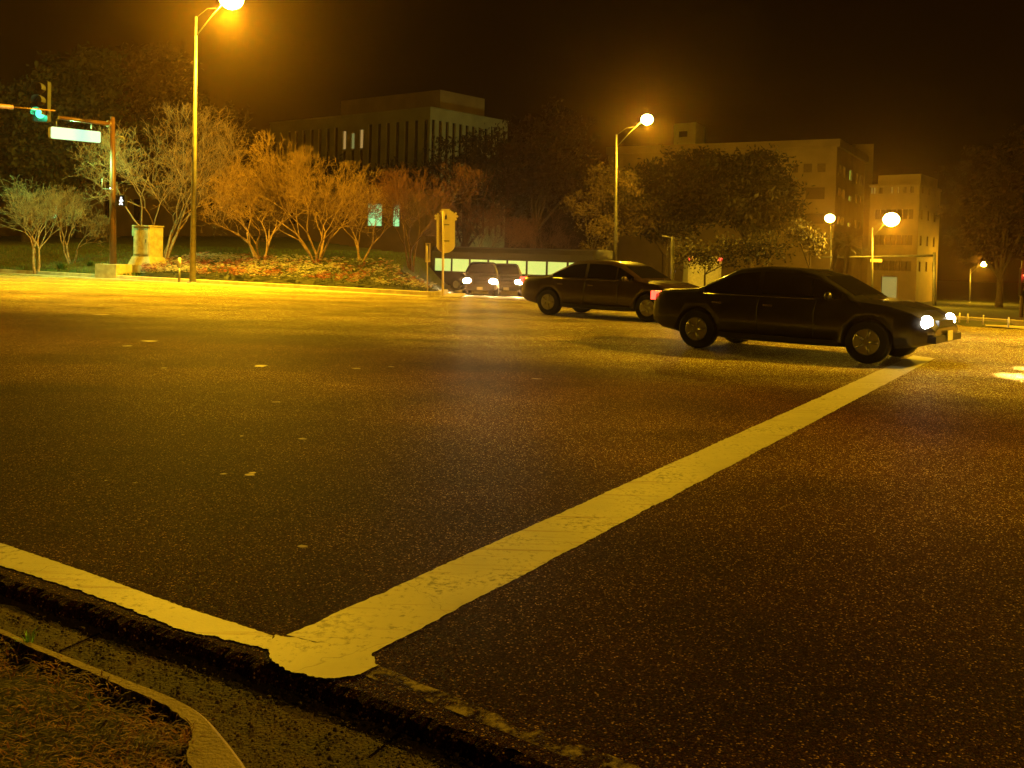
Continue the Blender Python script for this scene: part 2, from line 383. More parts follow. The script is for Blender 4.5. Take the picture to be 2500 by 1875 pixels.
# near kerb with its mulch bed
ko = [(-300, 1420), (-60, 1507), (0, 1531), (90, 1571), (200, 1613), (307, 1655), (400, 1690), (461, 1718), (505, 1750), (545, 1795), (580, 1840), (606, 1880), (650, 1980)]
ki = [(-300, 1440), (-60, 1524), (0, 1546), (90, 1587), (200, 1632), (300, 1676), (390, 1716), (440, 1748), (468, 1780), (462, 1812), (458, 1845), (470, 1885), (500, 1980)]
rows = []
def cr(P, i, t):
    p0, p1, p2, p3 = P[max(i-1, 0)], P[i], P[i+1], P[min(i+2, len(P)-1)]
    return .5*((2*p1)+(p2-p0)*t+(2*p0-5*p1+4*p2-p3)*t*t+(3*p1-p0-3*p2+p3)*t*t*t)
KO = [gp(x, y, .10) for x, y in ko]; KI = [gp(x, y, .10) for x, y in ki]
inner = []
for i in range(len(KO)-1):
    for k in range(10):
        o_, n_ = cr(KO, i, k/10), cr(KI, i, k/10)
        out = (o_-n_).normalized()
        n_ = n_ + out*noise.noise(n_*30)*.012
        rows.append([o_+out*.012+V((0, 0, -.17)), o_+out*.006+V((0, 0, -.03)), o_+V((0, 0, -.008)), o_-out*.012, n_, n_+V((0, 0, -.05))])
        inner.append(n_)
mb = MB(); mb.grid(rows, smooth=False)
tag(mb.build('near_kerb', MA['curb']), kind='structure')
ce = V((-1.5, 1.0, .04))
mb = MB()
back = [p + (V((-2.2, .4, 0))-p)*.98 for p in inner]
mb.grid([[inner[i].lerp(V((-2.2, .4, .1)), t)+V((0, 0, -.025+.02*noise.noise(inner[i].lerp(V((-2.2, .4, .1)), t)*6))) for t in (0, .05, .12, .25, .45, .7, 1)] for i in range(len(inner))])
tag(mb.build('mulch_bed', MA['soil']), kind='structure')
mb = MB()
for i in range(15000):
    k = random.randrange(len(inner)); p = inner[k].lerp(V((-2.2, .4, .1)), random.random()**1.3*.8)
    p = p + V((random.gauss(0, .015), random.gauss(0, .015), 0)); p.z += -.025+.02*noise.noise(p*6)+random.uniform(0, .022)
    a = random.uniform(0, 2*pi); l = random.uniform(.02, .07); d = V((cos(a), sin(a), random.uniform(-.25, .35)))*l
    w_ = V((-sin(a), cos(a), 0))*random.uniform(.0008, .0026)
    mid = p+d*.5+V((0, 0, l*.12)); mb.face([p-w_, p+w_, mid+w_, mid-w_]); mb.face([mid-w_, mid+w_, p+d])
for i in range(420):     # bark chips and cones
    k = random.randrange(len(inner)); p = inner[k].lerp(V((-2.2, .4, .1)), random.random()*.8)
    r = random.uniform(.003, .009); mb.sphere(p+V((0, 0, r*.2-.02)), r, 5, 0, (random.uniform(.6, 1.6), random.uniform(.5, 1), .6))
tag(mb.build('pine_straw', MA['straw']), kind='stuff', label='brown pine straw and bark chips in the corner bed', cat='mulch')

def tuft(name, loc, n, h, spread, label, group=None, wd=.003):
    mb = MB()
    for i in range(n):
        a = random.uniform(0, 2*pi); s_ = random.random()*spread; p = V((cos(a)*s_*.3, sin(a)*s_*.3, 0)); hh = h*random.uniform(.5, 1)
        d = V((cos(a), sin(a), 0)); w_ = V((-sin(a), cos(a), 0))*wd
        p1 = p+d*s_*.35+V((0, 0, hh*.6)); p2 = p+d*s_+V((0, 0, hh*random.uniform(.7, 1)))
        mb.face([p-w_, p+w_, p1+w_*.7, p1-w_*.7]); mb.face([p1-w_*.7, p1+w_*.7, p2])
    o = mb.build(name, MA['lit_blade'] if h < .12 else MA['blade']); o.location = loc
    return tag(o, label, 'grass', group)
tuft('grass_tuft', gp(68, 1582, .08), 22, .085, .05, 'small bright green grass tuft on the near kerb edge', wd=.0022)
tuft('grass_tuft', gp(793, 1688, -.05), 5, .035, .012, 'tiny green sprig by the asphalt edge below the paint patch', wd=.0012)
tuft('grass_tuft', gp(215, 1730, .10), 6, .07, .05, 'thin lone green blades growing in the pine straw', wd=.001)
mb = MB()
for x, y, s_ in ((740, 1335, 14), (617, 1155, 10), (590, 1065, 5), (545, 1158, 11), (610, 1160, 14), (640, 893, 18), (310, 845, 16), (365, 833, 22), (400, 899, 10), (635, 895, 14), (540, 958, 9), (870, 900, 15), (675, 982, 13), (247, 768, 24), (290, 752, 20), (1310, 925, 14), (330, 1180, 7), (260, 1174, 7), (322, 1321, 6), (955, 896, 10), (738, 1072, 12), (2010, 975, 6), (1840, 914, 6)):
    c = gp(x, y, .006); Z = c.y; r = s_/F_PX*Z; a0 = random.uniform(0, 3); n = 9
    mb.face([c+V((cos(a0+2*pi*k/n)*r*random.uniform(.7, 1.1), sin(a0+2*pi*k/n)*r*random.uniform(.5, .9), random.uniform(0, .006))) for k in range(n)])
tag(mb.build('leaf_litter', MA['leafpale']), kind='stuff', label='pale fallen leaves scattered over the asphalt', cat='leaves')

# far kerb and gutter pan
def kerb(name, pts, side, m=MA['concrete']):
    rows = []
    for i, p in enumerate(pts):
        d = (pts[min(i+1, len(pts)-1)]-pts[max(i-1, 0)]).normalized(); s_ = V((-d.y, d.x, 0))*side; h = V((0, 0, 1))
        rows.append([p-s_*.70-h*.02, p-s_*.65+h*.010, p+h*.004, p+s_*.02+h*.13, p+s_*.04+h*.15, p+s_*.17+h*.15, p+s_*.18-h*.1])
    mb = MB(); mb.grid(rows, smooth=False); return tag(mb.build(name, m), kind='structure')
pts = [uv(u, vk(u)) for u in [-90, -70, -60, -50, -40, -30, -24, -21, -19.8]]
c0 = pts[-1]
for i in range(1, 9):
    a = i/8; pts.append(V((c0.x + a*1.0*(2-a)*.55, c0.y + a*a*2.6-.3*a*(1-a)*2.4, 0)))
for y in range(36, 60, 3): pts.append(V((-2.95 if y > 37 else -2.75, y, min(0, H(-2.4, y)))))
far_kerb = kerb('far_kerb', pts, 1)
pts = [V((11.5, y, H(11, y))) for y in range(62, 27, -4)] + [V((11.6, 27.4, 0)), V((12.2, 26.0, 0)), V((13.2, 25.0, 0))]
for u in range(0, 60, 6): pts.append(uv(u, vk(u))) if uv(u, vk(u)).x > 13.8 else None
kerb('right_kerb', pts, 1)
# side street sheet
mb = MB(); rows = []
for j in range(0, 60):
    y = 20 + j*1.5 if j < 40 else 80+(j-40)*4
    row = []
    for i in range(0, 15):
        x = -2.85 + i*1.03
        if y > 52: x = -2.85-(y-52)*.45*min(1, (y-52)/8) + i*(1.03+(y-52)*.06)
        u, v = to_uv(x, y)
        row.append(V((x, y, (H(x if x < 11.4 else 11.3, y) if v > vk(u) else 0) + (.02 if v > vk(u)-.5 else -.03))))
    rows.append(row)
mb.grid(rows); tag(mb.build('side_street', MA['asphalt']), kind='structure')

# ------------------------------------------------------------------ lawn, bedding plants, blossoms
mb = MB(); fl = MB()
cnt = 0
while cnt < 30000:
    u = random.uniform(-38, -18.2); u2 = u; r = random.uniform(.2, 5.6); v = vk(u)+r; p = uv(u, v)
    px = 1250+F_PX*p.x/p.y
    if p.x > -3.0 or px < 345: continue
    if px < 470 and r > 1.2 + (px-345)/125*4: continue
    cnt += 1
    h = H(p.x, p.y) + .05 + .22*(.5+noise.noise(p*1.2)) * random.random() + .1
    s_ = random.uniform(.02, .045); a = random.uniform(0, 2*pi); t = random.uniform(-.6, .9)
    dx = V((cos(a), sin(a), t))*s_; dy = V((-sin(a), cos(a), random.uniform(-.4, .4)))*s_*.6; c = V((p.x, p.y, h))
    mb.face([c-dx, c-dy, c+dx, c+dy])
tag(mb.build('bedding_foliage', MA['cover']), kind='stuff', label='low green bedding foliage behind the far kerb', cat='ground cover')
cnt = 0
while cnt < 2600:
    u = random.uniform(-38, -18.2); r = random.random()**1.2*5.6+.15; v = vk(u)+r; p = uv(u, v); px = 1250+F_PX*p.x/p.y
    if p.x > -3.0 or px < 345: continue
    if px < 470 and r > 1.2 + (px-345)/125*4: continue
    dens = sst(1150, 380, px)*.75+.3
    if noise.noise(p*.9)*.7 + noise.noise(p*2.7)*.6 + dens*.55 < random.uniform(.05, .75): continue
    cnt += 1
    c = V((p.x, p.y, H(p.x, p.y)+random.uniform(.22, .42)))
    k = noise.noise(p*.55+V((3, 1, 0))) + random.gauss(0, .22); m_ = 0 if k > -.02 else (1 if k > -.33 else 2)
    for q in range(random.randint(2, 5)):
        cc = c+V((random.gauss(0, .035), random.gauss(0, .035), random.gauss(0, .02))); s_ = random.uniform(.022, .044)
        a = random.uniform(0, 2*pi)
        for w_ in range(3):
            a2 = a+w_*2.1; fl.face([cc, cc+V((cos(a2-.5)*s_, sin(a2-.5)*s_, s_*.5)), cc+V((cos(a2)*s_*1.5, sin(a2)*s_*1.5, s_*.3)), cc+V((cos(a2+.5)*s_, sin(a2+.5)*s_, s_*.6))], m_)
tag(fl.build('blossoms', [MA['white_fl'], MA['pink_fl'], MA['red_fl']]), kind='stuff', label='white pink and red blossoms over the bedding foliage', cat='flowers')
mb = MB()
for i in range(26000):
    u = random.uniform(-62, -24); v = vk(u)+.2+random.random()**1.6*16; p = uv(u, v)
    if p.x > -4 or p.y < 10: continue
    px = 1250+F_PX*p.x/p.y
    if px > 345 and v < vk(u)+5.6: continue
    c = V((p.x, p.y, H(p.x, p.y))); a = random.uniform(0, pi); w_ = V((cos(a), sin(a), 0))*.012
    mb.face([c-w_, c+w_, c+V((random.gauss(0, .03), random.gauss(0, .03), random.uniform(.05, .12)))])
tag(mb.build('lawn_grass', MA['blade']), kind='stuff', label='short rough lawn grass behind the far kerb', cat='grass')
for px, Y, s_, lab in ((150, 43.5, .42, 'larger leafy green clump in the lawn left of the signal pole'), (220, 44.5, .34, 'smaller leafy green clump just left of the signal pole')):
    o = tuft('leafy_clump', on(px, Y), 170, s_, s_*1.1, lab, 'leafy clumps in the lawn', wd=.012); o['category'] = 'plant'

# ------------------------------------------------------------------ trees
def bare_tree(px, Y, height, spread, stems, label, seed, levels=7, group='bare multi-stemmed trees beside the road', r0=.065, mats=None, z=None, low=.22):
    rnd = random.Random(seed); loc = on(px, Y); height *= 1.2; spread *= 1.12
    if z is not None: loc.z = z
    root = thing('bare_tree', label, 'tree', loc, 0, group)
    tr = MB(); tw = MB()
    def grow(p, d, l, r, lev):
        n = 3 if lev < 3 else 2
        pts = [p]; q = p; dd = d.copy()
        for i in range(n):
            dd = (dd + V((rnd.gauss(0, .15), rnd.gauss(0, .15), rnd.gauss(.03, .08)))).normalized()
            q = q + dd*l/n; pts.append(q)
        r1 = max(r*.74, .0075)
        tgt = tr if lev < 5 else tw
        tgt.tube(pts, [r+(r1-r)*i/n for i in range(n+1)], 6 if lev < 2 else (4 if lev < 3 else 3), 0, False)
        if lev >= levels: return
        k = 2 if lev < 1 else (3 if rnd.random() < .55 else 2)
        if lev >= 4: k = 3 if rnd.random() < .35 else 2
        a0 = rnd.uniform(0, 2*pi)
        for i in range(k):
            a = a0+2*pi*i/k+rnd.uniform(-.4, .4); sp = rnd.uniform(.32, .62) + (.1 if lev > 2 else 0)
            o_ = dd.orthogonal().normalized(); o2 = dd.cross(o_)
            nd = (dd*cos(sp)+(o_*cos(a)+o2*sin(a))*sin(sp))
            out = V((q.x, q.y, 0)); out = out.normalized() if out.length > .01 else out
            # keep within an umbrella shaped crown
            hfrac = q.z/height
            nd = nd + V((0, 0, .10 if hfrac < .8 else -.2)) + out*(.12 if out.length and V((q.x, q.y, 0)).length < spread*.75 else -.3)
            grow(q, nd.normalized(), l*rnd.uniform(.66, .86), r1*rnd.uniform(.66, .85), lev+1)
        if lev in (2, 3, 4):
            for i in range(2):
                t = pts[rnd.randint(1, n-1)]; a = rnd.uniform(0, 2*pi)
                nd = (dd*.6+V((cos(a), sin(a), rnd.uniform(-.1, .5)))).normalized()
                grow(t, nd, l*.45, r1*.45, max(lev+2, levels-1))
    l0 = height*low
    for i in range(stems):
        a = 2*pi*i/stems+rnd.uniform(-.3, .3); lean = rnd.uniform(.22, .50)*spread/height*1.6
        grow(V((cos(a)*.09, sin(a)*.09, -.1)), V((cos(a)*lean, sin(a)*lean, 1)).normalized(), l0*rnd.uniform(.85, 1.15), r0*rnd.uniform(.8, 1.1), 0)
    m1, m2 = mats or (MA['bark'], MA['twig'])
    tr.build('trunk', m1, root); tw.build('crown', m2, root)
    return root
BT = [ (88, 43, 3.9, 2.1, 4, 'short bare multi-stemmed tree at the left end of the lawn', 1),
       (172, 46, 3.8, 1.9, 3, 'small bare tree between the leftmost tree and the signal pole', 2),
       (400, 46, 7.3, 3.3, 6, 'tallest bare tree rising behind the beige cabinet', 13),
       (636, 42.5, 4.6, 2.1, 5, 'bare multi-stemmed tree first right of the tall lamp post', 4),
       (772, 43, 6.1, 3.4, 7, 'broad golden-lit bare tree with the thickest cluster of trunks', 15),
       (878, 45, 3.9, 1.5, 3, 'slim small bare tree under the lit green window', 6),
       (1003, 44, 5.5, 2.8, 4, 'dim reddish bare tree behind the shield sign', 7),
       (1190, 66, 6.8, 4.2, 4, 'dark red bare tree behind the two waiting cars', 8),
       (1330, 74, 6.5, 3.6, 4, 'faint bare tree farthest right, left of the middle lamp post', 9)]
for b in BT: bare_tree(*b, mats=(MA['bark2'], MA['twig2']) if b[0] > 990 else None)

def leaf_tree(px, Y, base_z, cx_list, leaf, label, n=5200, ls=.26, trunk=.3, name='leafy_tree', group=None, seed=0, tm=None):
    """cx_list: blobs (px, py, rx_m, rz_m) in the crown; the trunk stands below column px."""
    rnd = random.Random(seed); loc = on(px, Y)
    if base_z is not None: loc.z = base_z
    root = thing(name, label, 'tree', loc, 0, group)
    blobs = []
    for (x, y, rx, rz) in cx_list:
        c = at(x, y, Y + rnd.uniform(-1.5, 1.5)) - loc; blobs.append((c, rx, rz))
    tr = MB()
    low = min(c.z-rz for c, rx, rz in blobs)
    fork = V((0, 0, max(low*.8, 1.0)))
    tr.tube([V((0, 0, -.2)), V((trunk*.2, 0, fork.z*.5)), fork], [trunk*1.2, trunk*.9, trunk*.75], 10, 0, False)
    for c, rx, rz in blobs:
        m_ = fork.lerp(c, .55)+V((rnd.uniform(-.4, .4), 0, .3)); tr.tube([fork, m_, c], [trunk*.5, trunk*.3, trunk*.08], 6, 0, False)
    tr.build('trunk', MA['trunk'], root)
    cr_ = MB(); n = int(n*1.25); tot = sum(rx*rz for c, rx, rz in blobs)
    for c, rx, rz in blobs:
        k = int(n*rx*rz/tot); clumps = []
        for i in range(max(8, k//30)):
            while True:
                d = V((rnd.uniform(-1, 1), rnd.uniform(-1, 1), rnd.uniform(-1, 1)))
                if .25 < d.length < 1: break
            d = d*(.72+.28*rnd.random()+.25*noise.noise(d*2.3+c))
            clumps.append(c+V((d.x*rx, d.y*rx*.8, d.z*rz)))
        for i in range(k):
            q = rnd.choice(clumps); g = .16*min(rx, 2.6)
            p = q + V((rnd.gauss(0, g), rnd.gauss(0, g), rnd.gauss(0, g*.75)))
            s_ = ls*rnd.uniform(.5, 1.2); a = V((rnd.gauss(0, 1), rnd.gauss(0, 1), rnd.gauss(0, 1))).normalized(); b_ = a.orthogonal().normalized()
            cr_.face([p-a*s_, p-b_*s_*.45, p+a*s_, p+b_*s_*.45])
    cr_.build('crown', leaf, root)
    return root
LG = 'dark trees behind the road'
leaf_tree(60, 70, None, [(20, 330, 4.5, 3.5), (110, 280, 4, 3.5), (60, 420, 4.5, 3), (-60, 420, 4, 3.5)], MA['leafg'], 'dark green tree behind the lit street sign at the left edge', seed=21, n=6500, group=LG)
leaf_tree(190, 78, None, [(170, 240, 4.5, 4), (250, 330, 4, 4), (140, 380, 4, 3.5), (230, 180, 3, 3)], MA['leafg'], 'tall dark tree behind the signal pole', seed=22, n=6500, group=LG)
leaf_tree(370, 84, None, [(350, 220, 4.8, 4.2), (430, 300, 4.5, 4), (320, 360, 4, 3.5), (400, 180, 3.2, 3)], MA['leafr'], 'tall dark tree behind the tall lamp post', seed=23, n=6500, group=LG)
leaf_tree(560, 88, None, [(520, 330, 4.6, 3.6), (600, 400, 4, 3), (500, 400, 4, 3)], MA['leafr'], 'dark tree left of the long slotted office block', seed=24, n=4500, group=LG)
leaf_tree(1130, 96, None, [(1110, 400, 3.6, 2.8), (1190, 370, 3.6, 2.6), (1160, 430, 3.6, 3), (1215, 420, 3, 3), (1180, 480, 4, 3), (1110, 520, 4, 3), (1230, 500, 3.8, 3)], MA['leaf'], 'black leafy tree masking the right foot of the slotted office', seed=25, n=7500, group=LG, ls=.26)
leaf_tree(760, 98, None, [(720, 450, 4, 2.6), (800, 440, 4.2, 2.8), (760, 500, 4.5, 3), (860, 480, 3.6, 2.6)], MA['leaf'], 'black leafy tree before the middle of the slotted office', seed=41, n=6000, group=LG)
leaf_tree(950, 98, None, [(930, 470, 4, 2.6), (1000, 450, 3.8, 2.6), (960, 520, 4.5, 3), (1040, 500, 3.2, 2.6)], MA['leaf'], 'black leafy tree before the corner of the slotted office', seed=42, n=6000, group=LG)
leaf_tree(1300, 92, None, [(1280, 380, 3.8, 4.2), (1370, 360, 3.8, 4), (1330, 450, 4.6, 3.5), (1350, 310, 2.6, 2.6), (1430, 430, 3, 3)], MA['leafr'], 'tall russet tree left of the middle lamp post', seed=26, n=6000, group=LG)
leaf_tree(1440, 64, None, [(1430, 500, 1.6, 1.2), (1500, 480, 1.8, 1.8), (1550, 530, 1.5, 1.4), (1470, 570, 1.6, 1.2), (1530, 450, 1.2, 1.2), (1470, 430, 1.2, 1.3)], MA['leafy'], 'pale feathery tree behind the middle lamp post', seed=27, n=4200, ls=.12, trunk=.14)
leaf_tree(1620, 82, None, [(1565, 470, 3.4, 2.4), (1630, 450, 3.6, 2.3), (1600, 525, 4.5, 2.6), (1530, 510, 3, 2.2), (1690, 430, 3.2, 2.4), (1680, 500, 3.6, 3)], MA['leaf'], 'left half of the round dark evergreen mass before the tan building', seed=28, n=15000, group=LG, ls=.24)
leaf_tree(1830, 80, None, [(1775, 425, 3.4, 2.2), (1845, 425, 3.4, 2.4), (1895, 480, 2.8, 2.4), (1800, 490, 4.5, 2.6), (1740, 440, 3.4, 2.6), (1880, 530, 3, 1.8)], MA['leaf'], 'right half of the round dark evergreen mass, reaching the tan wall', seed=29, n=15000, group=LG, ls=.24)
leaf_tree(1975, 70, None, [(1970, 580, 1.3, 1.1), (1990, 600, 1.1, 1.1), (1945, 560, 1.3, 1.1)], MA['leafy'], 'small sunny-coloured tree under the first lamp before the tan building', seed=30, n=1700, ls=.13, trunk=.12)
leaf_tree(2440, 84, None, [(2400, 470, 3.6, 4.5), (2480, 400, 4.2, 5), (2460, 560, 4.4, 3.6), (2380, 590, 3, 2.6), (2540, 460, 4, 5)], MA['leafr'], 'dark tree at the right edge beyond the smallest lamp', seed=31, n=6500, group=LG)
leaf_tree(1720, 60, None, [(1700, 620, 2, .9), (1780, 615, 2, 1.0), (1860, 610, 2, 1.1)], MA['leaf'], 'low dark shrub row under the evergreen mass', seed=32, n=2600, ls=.13, trunk=.08, name='shrub')
bpy.data.objects['shrub']['category'] = 'shrub'
# palms
def palm(px, Y, top_px, lean, label, seed):
    rnd = random.Random(seed); loc = on(px, Y); root = thing('palm_tree', label, 'palm', loc, 0, 'palms before the tan building')
    top = at(*top_px, Y)-loc; tr = MB(); pts = [V((0, 0, -.1)).lerp(top, i/6)+V((sin(i/6*pi)*lean, 0, 0)) for i in range(7)]
    tr.tube(pts, [.2, .17, .16, .15, .15, .16, .2], 9, 0, False); tr.build('trunk', MA['trunk'], root)
    fr = MB()
    for k in range(34):
        a = rnd.uniform(0, 2*pi); e = rnd.uniform(-.7, 1.2); L = rnd.uniform(1.0, 1.5); p = top.copy(); d = V((cos(a)*cos(e), sin(a)*cos(e), sin(e)))
        for s_ in range(9):
            q = p + d*L/9; side = V((-sin(a), cos(a), 0)); w_ = .34*sin((s_+1)/10*pi)
            for sg in (-1, 1):
                for h in (0, .5):
                    b_ = p.lerp(q, h); fr.face([b_, b_+d*.03, b_+side*sg*w_+d*.14+V((0, 0, -.12*w_/.3))])
            d = (d+V((0, 0, -.14))).normalized(); p = q
    fr.build('fronds', MA['palm'], root)
palm(2050, 62, (2070, 600), .1, 'palm with a shaggy head left of the large lamp glow', 3)
palm(2020, 66, (2048, 592), -.1, 'slighter palm just left of the shaggy palm', 4)

# ------------------------------------------------------------------ buildings
def frame(p0, p1):
    d = (p1-p0); d.z = 0; L = d.length; d = d.normalized(); n = V((d.y, -d.x, 0)); return d, n, L
def facade(root, p0, p1, z0, z1, wins, wallm, thick=.4):
    """wall with real openings left of grid; wins: list of (s0, s1, za, zb, material). Panes sit 0.25 m behind the face."""
    d, n, L = frame(p0, p1); mb = MB()
    zs = sorted({z0, z1} | {w_[2] for w_ in wins} | {w_[3] for w_ in wins}); ss = sorted({0, L} | {w_[0] for w_ in wins} | {w_[1] for w_ in wins})
    P = lambda s_, z, o_=0: V((p0.x, p0.y, 0))+d*s_+V((0, 0, z))+n*o_
    for i in range(len(ss)-1):
        for j in range(len(zs)-1):
            sc, zc = (ss[i]+ss[i+1])/2, (zs[j]+zs[j+1])/2
            if any(w_[0] < sc < w_[1] and w_[2] < zc < w_[3] for w_ in wins): continue
            mb.face([P(ss[i], zs[j]), P(ss[i+1], zs[j]), P(ss[i+1], zs[j+1]), P(ss[i], zs[j+1])])
    for (a, b, za, zb, m_) in wins:
        mb.face([P(a, za), P(a, zb), P(a, zb, -.28), P(a, za, -.28)]); mb.face([P(b, zb), P(b, za), P(b, za, -.28), P(b, zb, -.28)])
        mb.face([P(a, zb), P(b, zb), P(b, zb, -.28), P(a, zb, -.28)]); mb.face([P(b, za), P(a, za), P(a, za, -.28), P(b, za, -.28)])
    mb.build('wall', wallm, root)
    for (a, b, za, zb, m_) in wins:
        wb = MB(); c = P((a+b)/2, (za+zb)/2, -.26); 
        rot = Matrix((d, n, V((0, 0, 1)))).transposed()
        wb.box(c, (b-a, .04, zb-za), 0, rot)
        wb.build('window', m_, root)
def shell(root, pts, z0, z1, wallm, name='wall', skip=()):
    mb = MB(); n = len(pts)
    for i in range(n):
        if i in skip: continue
        a, b = pts[i], pts[(i+1) % n]
        mb.face([V((a.x, a.y, z0)), V((b.x, b.y, z0)), V((b.x, b.y, z1)), V((a.x, a.y, z1))])
    return mb.build(name, wallm, root)
def roofslab(root, pts, z, th, over, m_, name='roof'):
    c = sum(pts, V((0, 0, 0)))/len(pts)
    P = []
    for p in pts:
        d = (p-c); d.z = 0; P.append(V((p.x, p.y, z))+d.normalized()*over)
    mb = MB(); mb.prism(P, V((0, 0, th))); return mb.build(name, m_, root)
def corner(px, Y): return V(((px-1250)/F_PX*Y, Y, 0))
# A: long office block with vertical slots
A0 = at(1040, 262, 120); ztop = A0.z
pl, pc, pr = corner(652, 139.5), corner(1040, 120), corner(1229, 131)
office = thing('office_building', 'long pale office block with tall narrow window slots behind the bare trees', 'building', (0, 0, 0))
d, n, L = frame(pl, pc); zc = ztop-1.45; wins = []
N = 19; step = L/N
for i in range(N):
    a = step*(i+.32); b = a+step*.44; wins.append([a, b, 4.0, zc, MA['pane']])
k = wins[9]
wins2 = []
for i, w_ in enumerate(wins):
    if i in (9, 10, 11):
        a, b = w_[0], w_[1]; m_ = MA['lit'] if i != 10 else MA['dimlit']
        wins2 += [[a, b, 4.0, zc-3.3, MA['pane']], [a, b, zc-3.1, zc-.6 if i != 10 else zc-1.0, m_]]
    else: wins2.append(w_)
facade(office, pl, pc, 2, ztop-.02, wins2, MA['wallb'])
d, n, L = frame(pc, pr); N = 12; step = L/N; wins = []
for i in range(N):
    a = step*(i+.28); wins.append([a, a+step*.46, 4.0, zc, MA['pane']])
facade(office, pc, pr, 2, ztop-.02, wins, MA['wallb'])
bk = pl + (pr-pc)
shell(office, [pr, bk, pl], 2, ztop-.02, MA['wallb'], skip=(2,))
roofslab(office, [pl, pc, pr, bk], ztop, .12, .15, MA['wallb'])
cc = (pl+pc+pr+bk)/4
ph = [pc.lerp(pl, .03)+(bk-pl)*.18, pc.lerp(pl, .62)+(bk-pl)*.18, pc.lerp(pl, .62)+(bk-pl)*.75, pc.lerp(pl, .03)+(bk-pl)*.75]
mb = MB(); mb.prism([V((p.x, p.y, ztop+.12)) for p in ph[::-1]], V((0, 0, 2.6))); mb.build('penthouse', MA['wallr'], office)

fld = thing('added_fill_light', 'small added fill light aimed at the right end of the slotted office block', 'added_fill_light', V((9, 110, H(9, 110))))  # added fill light, no such source seen; brightens the office's right face
mb = MB(); mb.tube([V((0, 0, 0)), V((0, 0, .5))], .04, 6); mb.build('post', MA['steel'], fld)
fr_ = Matrix.Rotation(math.atan2(15, -15)-pi/2, 3, 'Z')
mb = MB(); mb.box((0, 0, .6), (.5, .25, .35), 0, fr_); mb.build('housing', MA['dark'], fld)
ld = bpy.data.lights.new('fill_beam', 'SPOT'); ld.energy = 3800; ld.color = (.85, 1, .34); ld.spot_size = R(75); ld.spot_blend = .6; ld.shadow_soft_size = .15
lo_ = bpy.data.objects.new('fill_beam', ld); link(lo_, fld); lo_.location = (-.2, .25, .75); lo_.rotation_euler = V((-14, 14, 11)).to_track_quat('-Z', 'Y').to_euler()

# B: tan building
zB = at(2031, 339, 110).z
bl_, bc, br = corner(1478, 124.5), corner(2031, 110), corner(2101, 126.6)
tanb = thing('tan_building', 'tan four-storey building with a plain cornice behind the dark evergreens', 'building')
d, n, L = frame(bl_, bc)
def s_at(p0, p1, px):   # distance along wall for a photo column
    t = (px-1250)/F_PX; d_, n_, L_ = frame(p0, p1); return (t*p0.y-p0.x)/(d_.x-t*d_.y)
def z_at(p, py, px): return at(px, py, p.y).z
wins = []
def addw(p0, p1, x0, x1, y0, y1, m_):
    d_, n_, L_ = frame(p0, p1); a, b = s_at(p0, p1, x0), s_at(p0, p1, x1); q = p0+d_*((a+b)/2)
    wins.append([a, b, at((x0+x1)/2, y1, q.y).z, at((x0+x1)/2, y0, q.y).z, m_])
for x0, x1 in ((1840, 1858), (1884, 1900), (1925, 1938), (1950, 1972), (1984, 2005)):
    addw(bl_, bc, x0, x1, 398, 420, MA['pane2'])
addw(bl_, bc, 1957, 2005, 457, 486, MA['pane2']); addw(bl_, bc, 1957, 2005, 521, 546, MA['pane2'])
addw(bl_, bc, 1860, 1930, 457, 486, MA['pane2'])
wz = [w_ for w_ in wins]
for w_ in wz[:5]: w_[2], w_[3] = wz[4][2], wz[4][3]
facade(tanb, bl_, bc, -4, zB-.9, wins, MA['wallr'])
wins = []
for (y0, y1) in ((402, 428), (458, 487), (527, 553)):
    for x0, x1 in ((2037, 2043), (2047, 2053), (2064, 2070), (2080, 2084.5), (2090, 2094.5)):
        lit = x0 == 2064
        yy = (y1-6 if y0 > 430 else y1)
        addw(bc, br, x0, x1, y0 + (5 if lit and y0 > 430 else 0), yy, MA['lit2'] if lit else MA['pane2'])
for i in range(3):
    g = wins[i*5:(i+1)*5]
    for w_ in g:
        if w_[4] is not MA['lit2']: w_[2], w_[3] = g[0][2], g[0][3]
        else: w_[2] = g[0][2]; w_[3] = g[0][3] - (.5 if i else 0)
facade(tanb, bc, br, -4, zB-.9, wins, MA['wallr'])
bb = bl_+(br-bc); shell(tanb, [br, bb, bl_], -4, zB-.9, MA['wallr'], skip=(2,))
roofslab(tanb, [bl_, bc, br, bb], zB-.9, .9, .45, MA['wallr'], 'cornice')
# stair tower at the right end
t0 = br + frame(bc, br)[0]*.0; dd, nn, _ = frame(bc, br)
q0 = corner(2075, 128); q1 = corner(2120, 127.2)
mb = MB(); zt = at(2100, 352, 128).z
mb.prism([V((q0.x, q0.y, -4)), V((q1.x, q1.y, -4)), V((q1.x+3, q1.y+8, -4)), V((q0.x-1, q0.y+8, -4))][::-1], V((0, 0, zt+4)))
mb.build('stair_tower', MA['wallr'], tanb)
# roof house on top
e0, e1 = corner(1634, 126), corner(1686, 124); zt = at(1650, 300, 125).z; zb = zB-.0
mb = MB(); mb.prism([V((e0.x, e0.y, zb)), V((e1.x, e1.y, zb)), V((e1.x+2.0, e1.y+4, zb)), V((e0.x+1.2, e0.y+5, zb))], V((0, 0, zt-zb))); rh = mb.build('roof_house', MA['wallb'], tanb)
mb = MB(); c = (e0+e1)/2; dd, nn, _ = frame(e0, e1); mb.box(V((c.x-.2, c.y, (zb+zt)/2+.3))+nn*.03, (1.2, .06, .75), 0, Matrix((dd, nn, V((0, 0, 1)))).transposed()); mb.build('window', MA['pane'], rh)

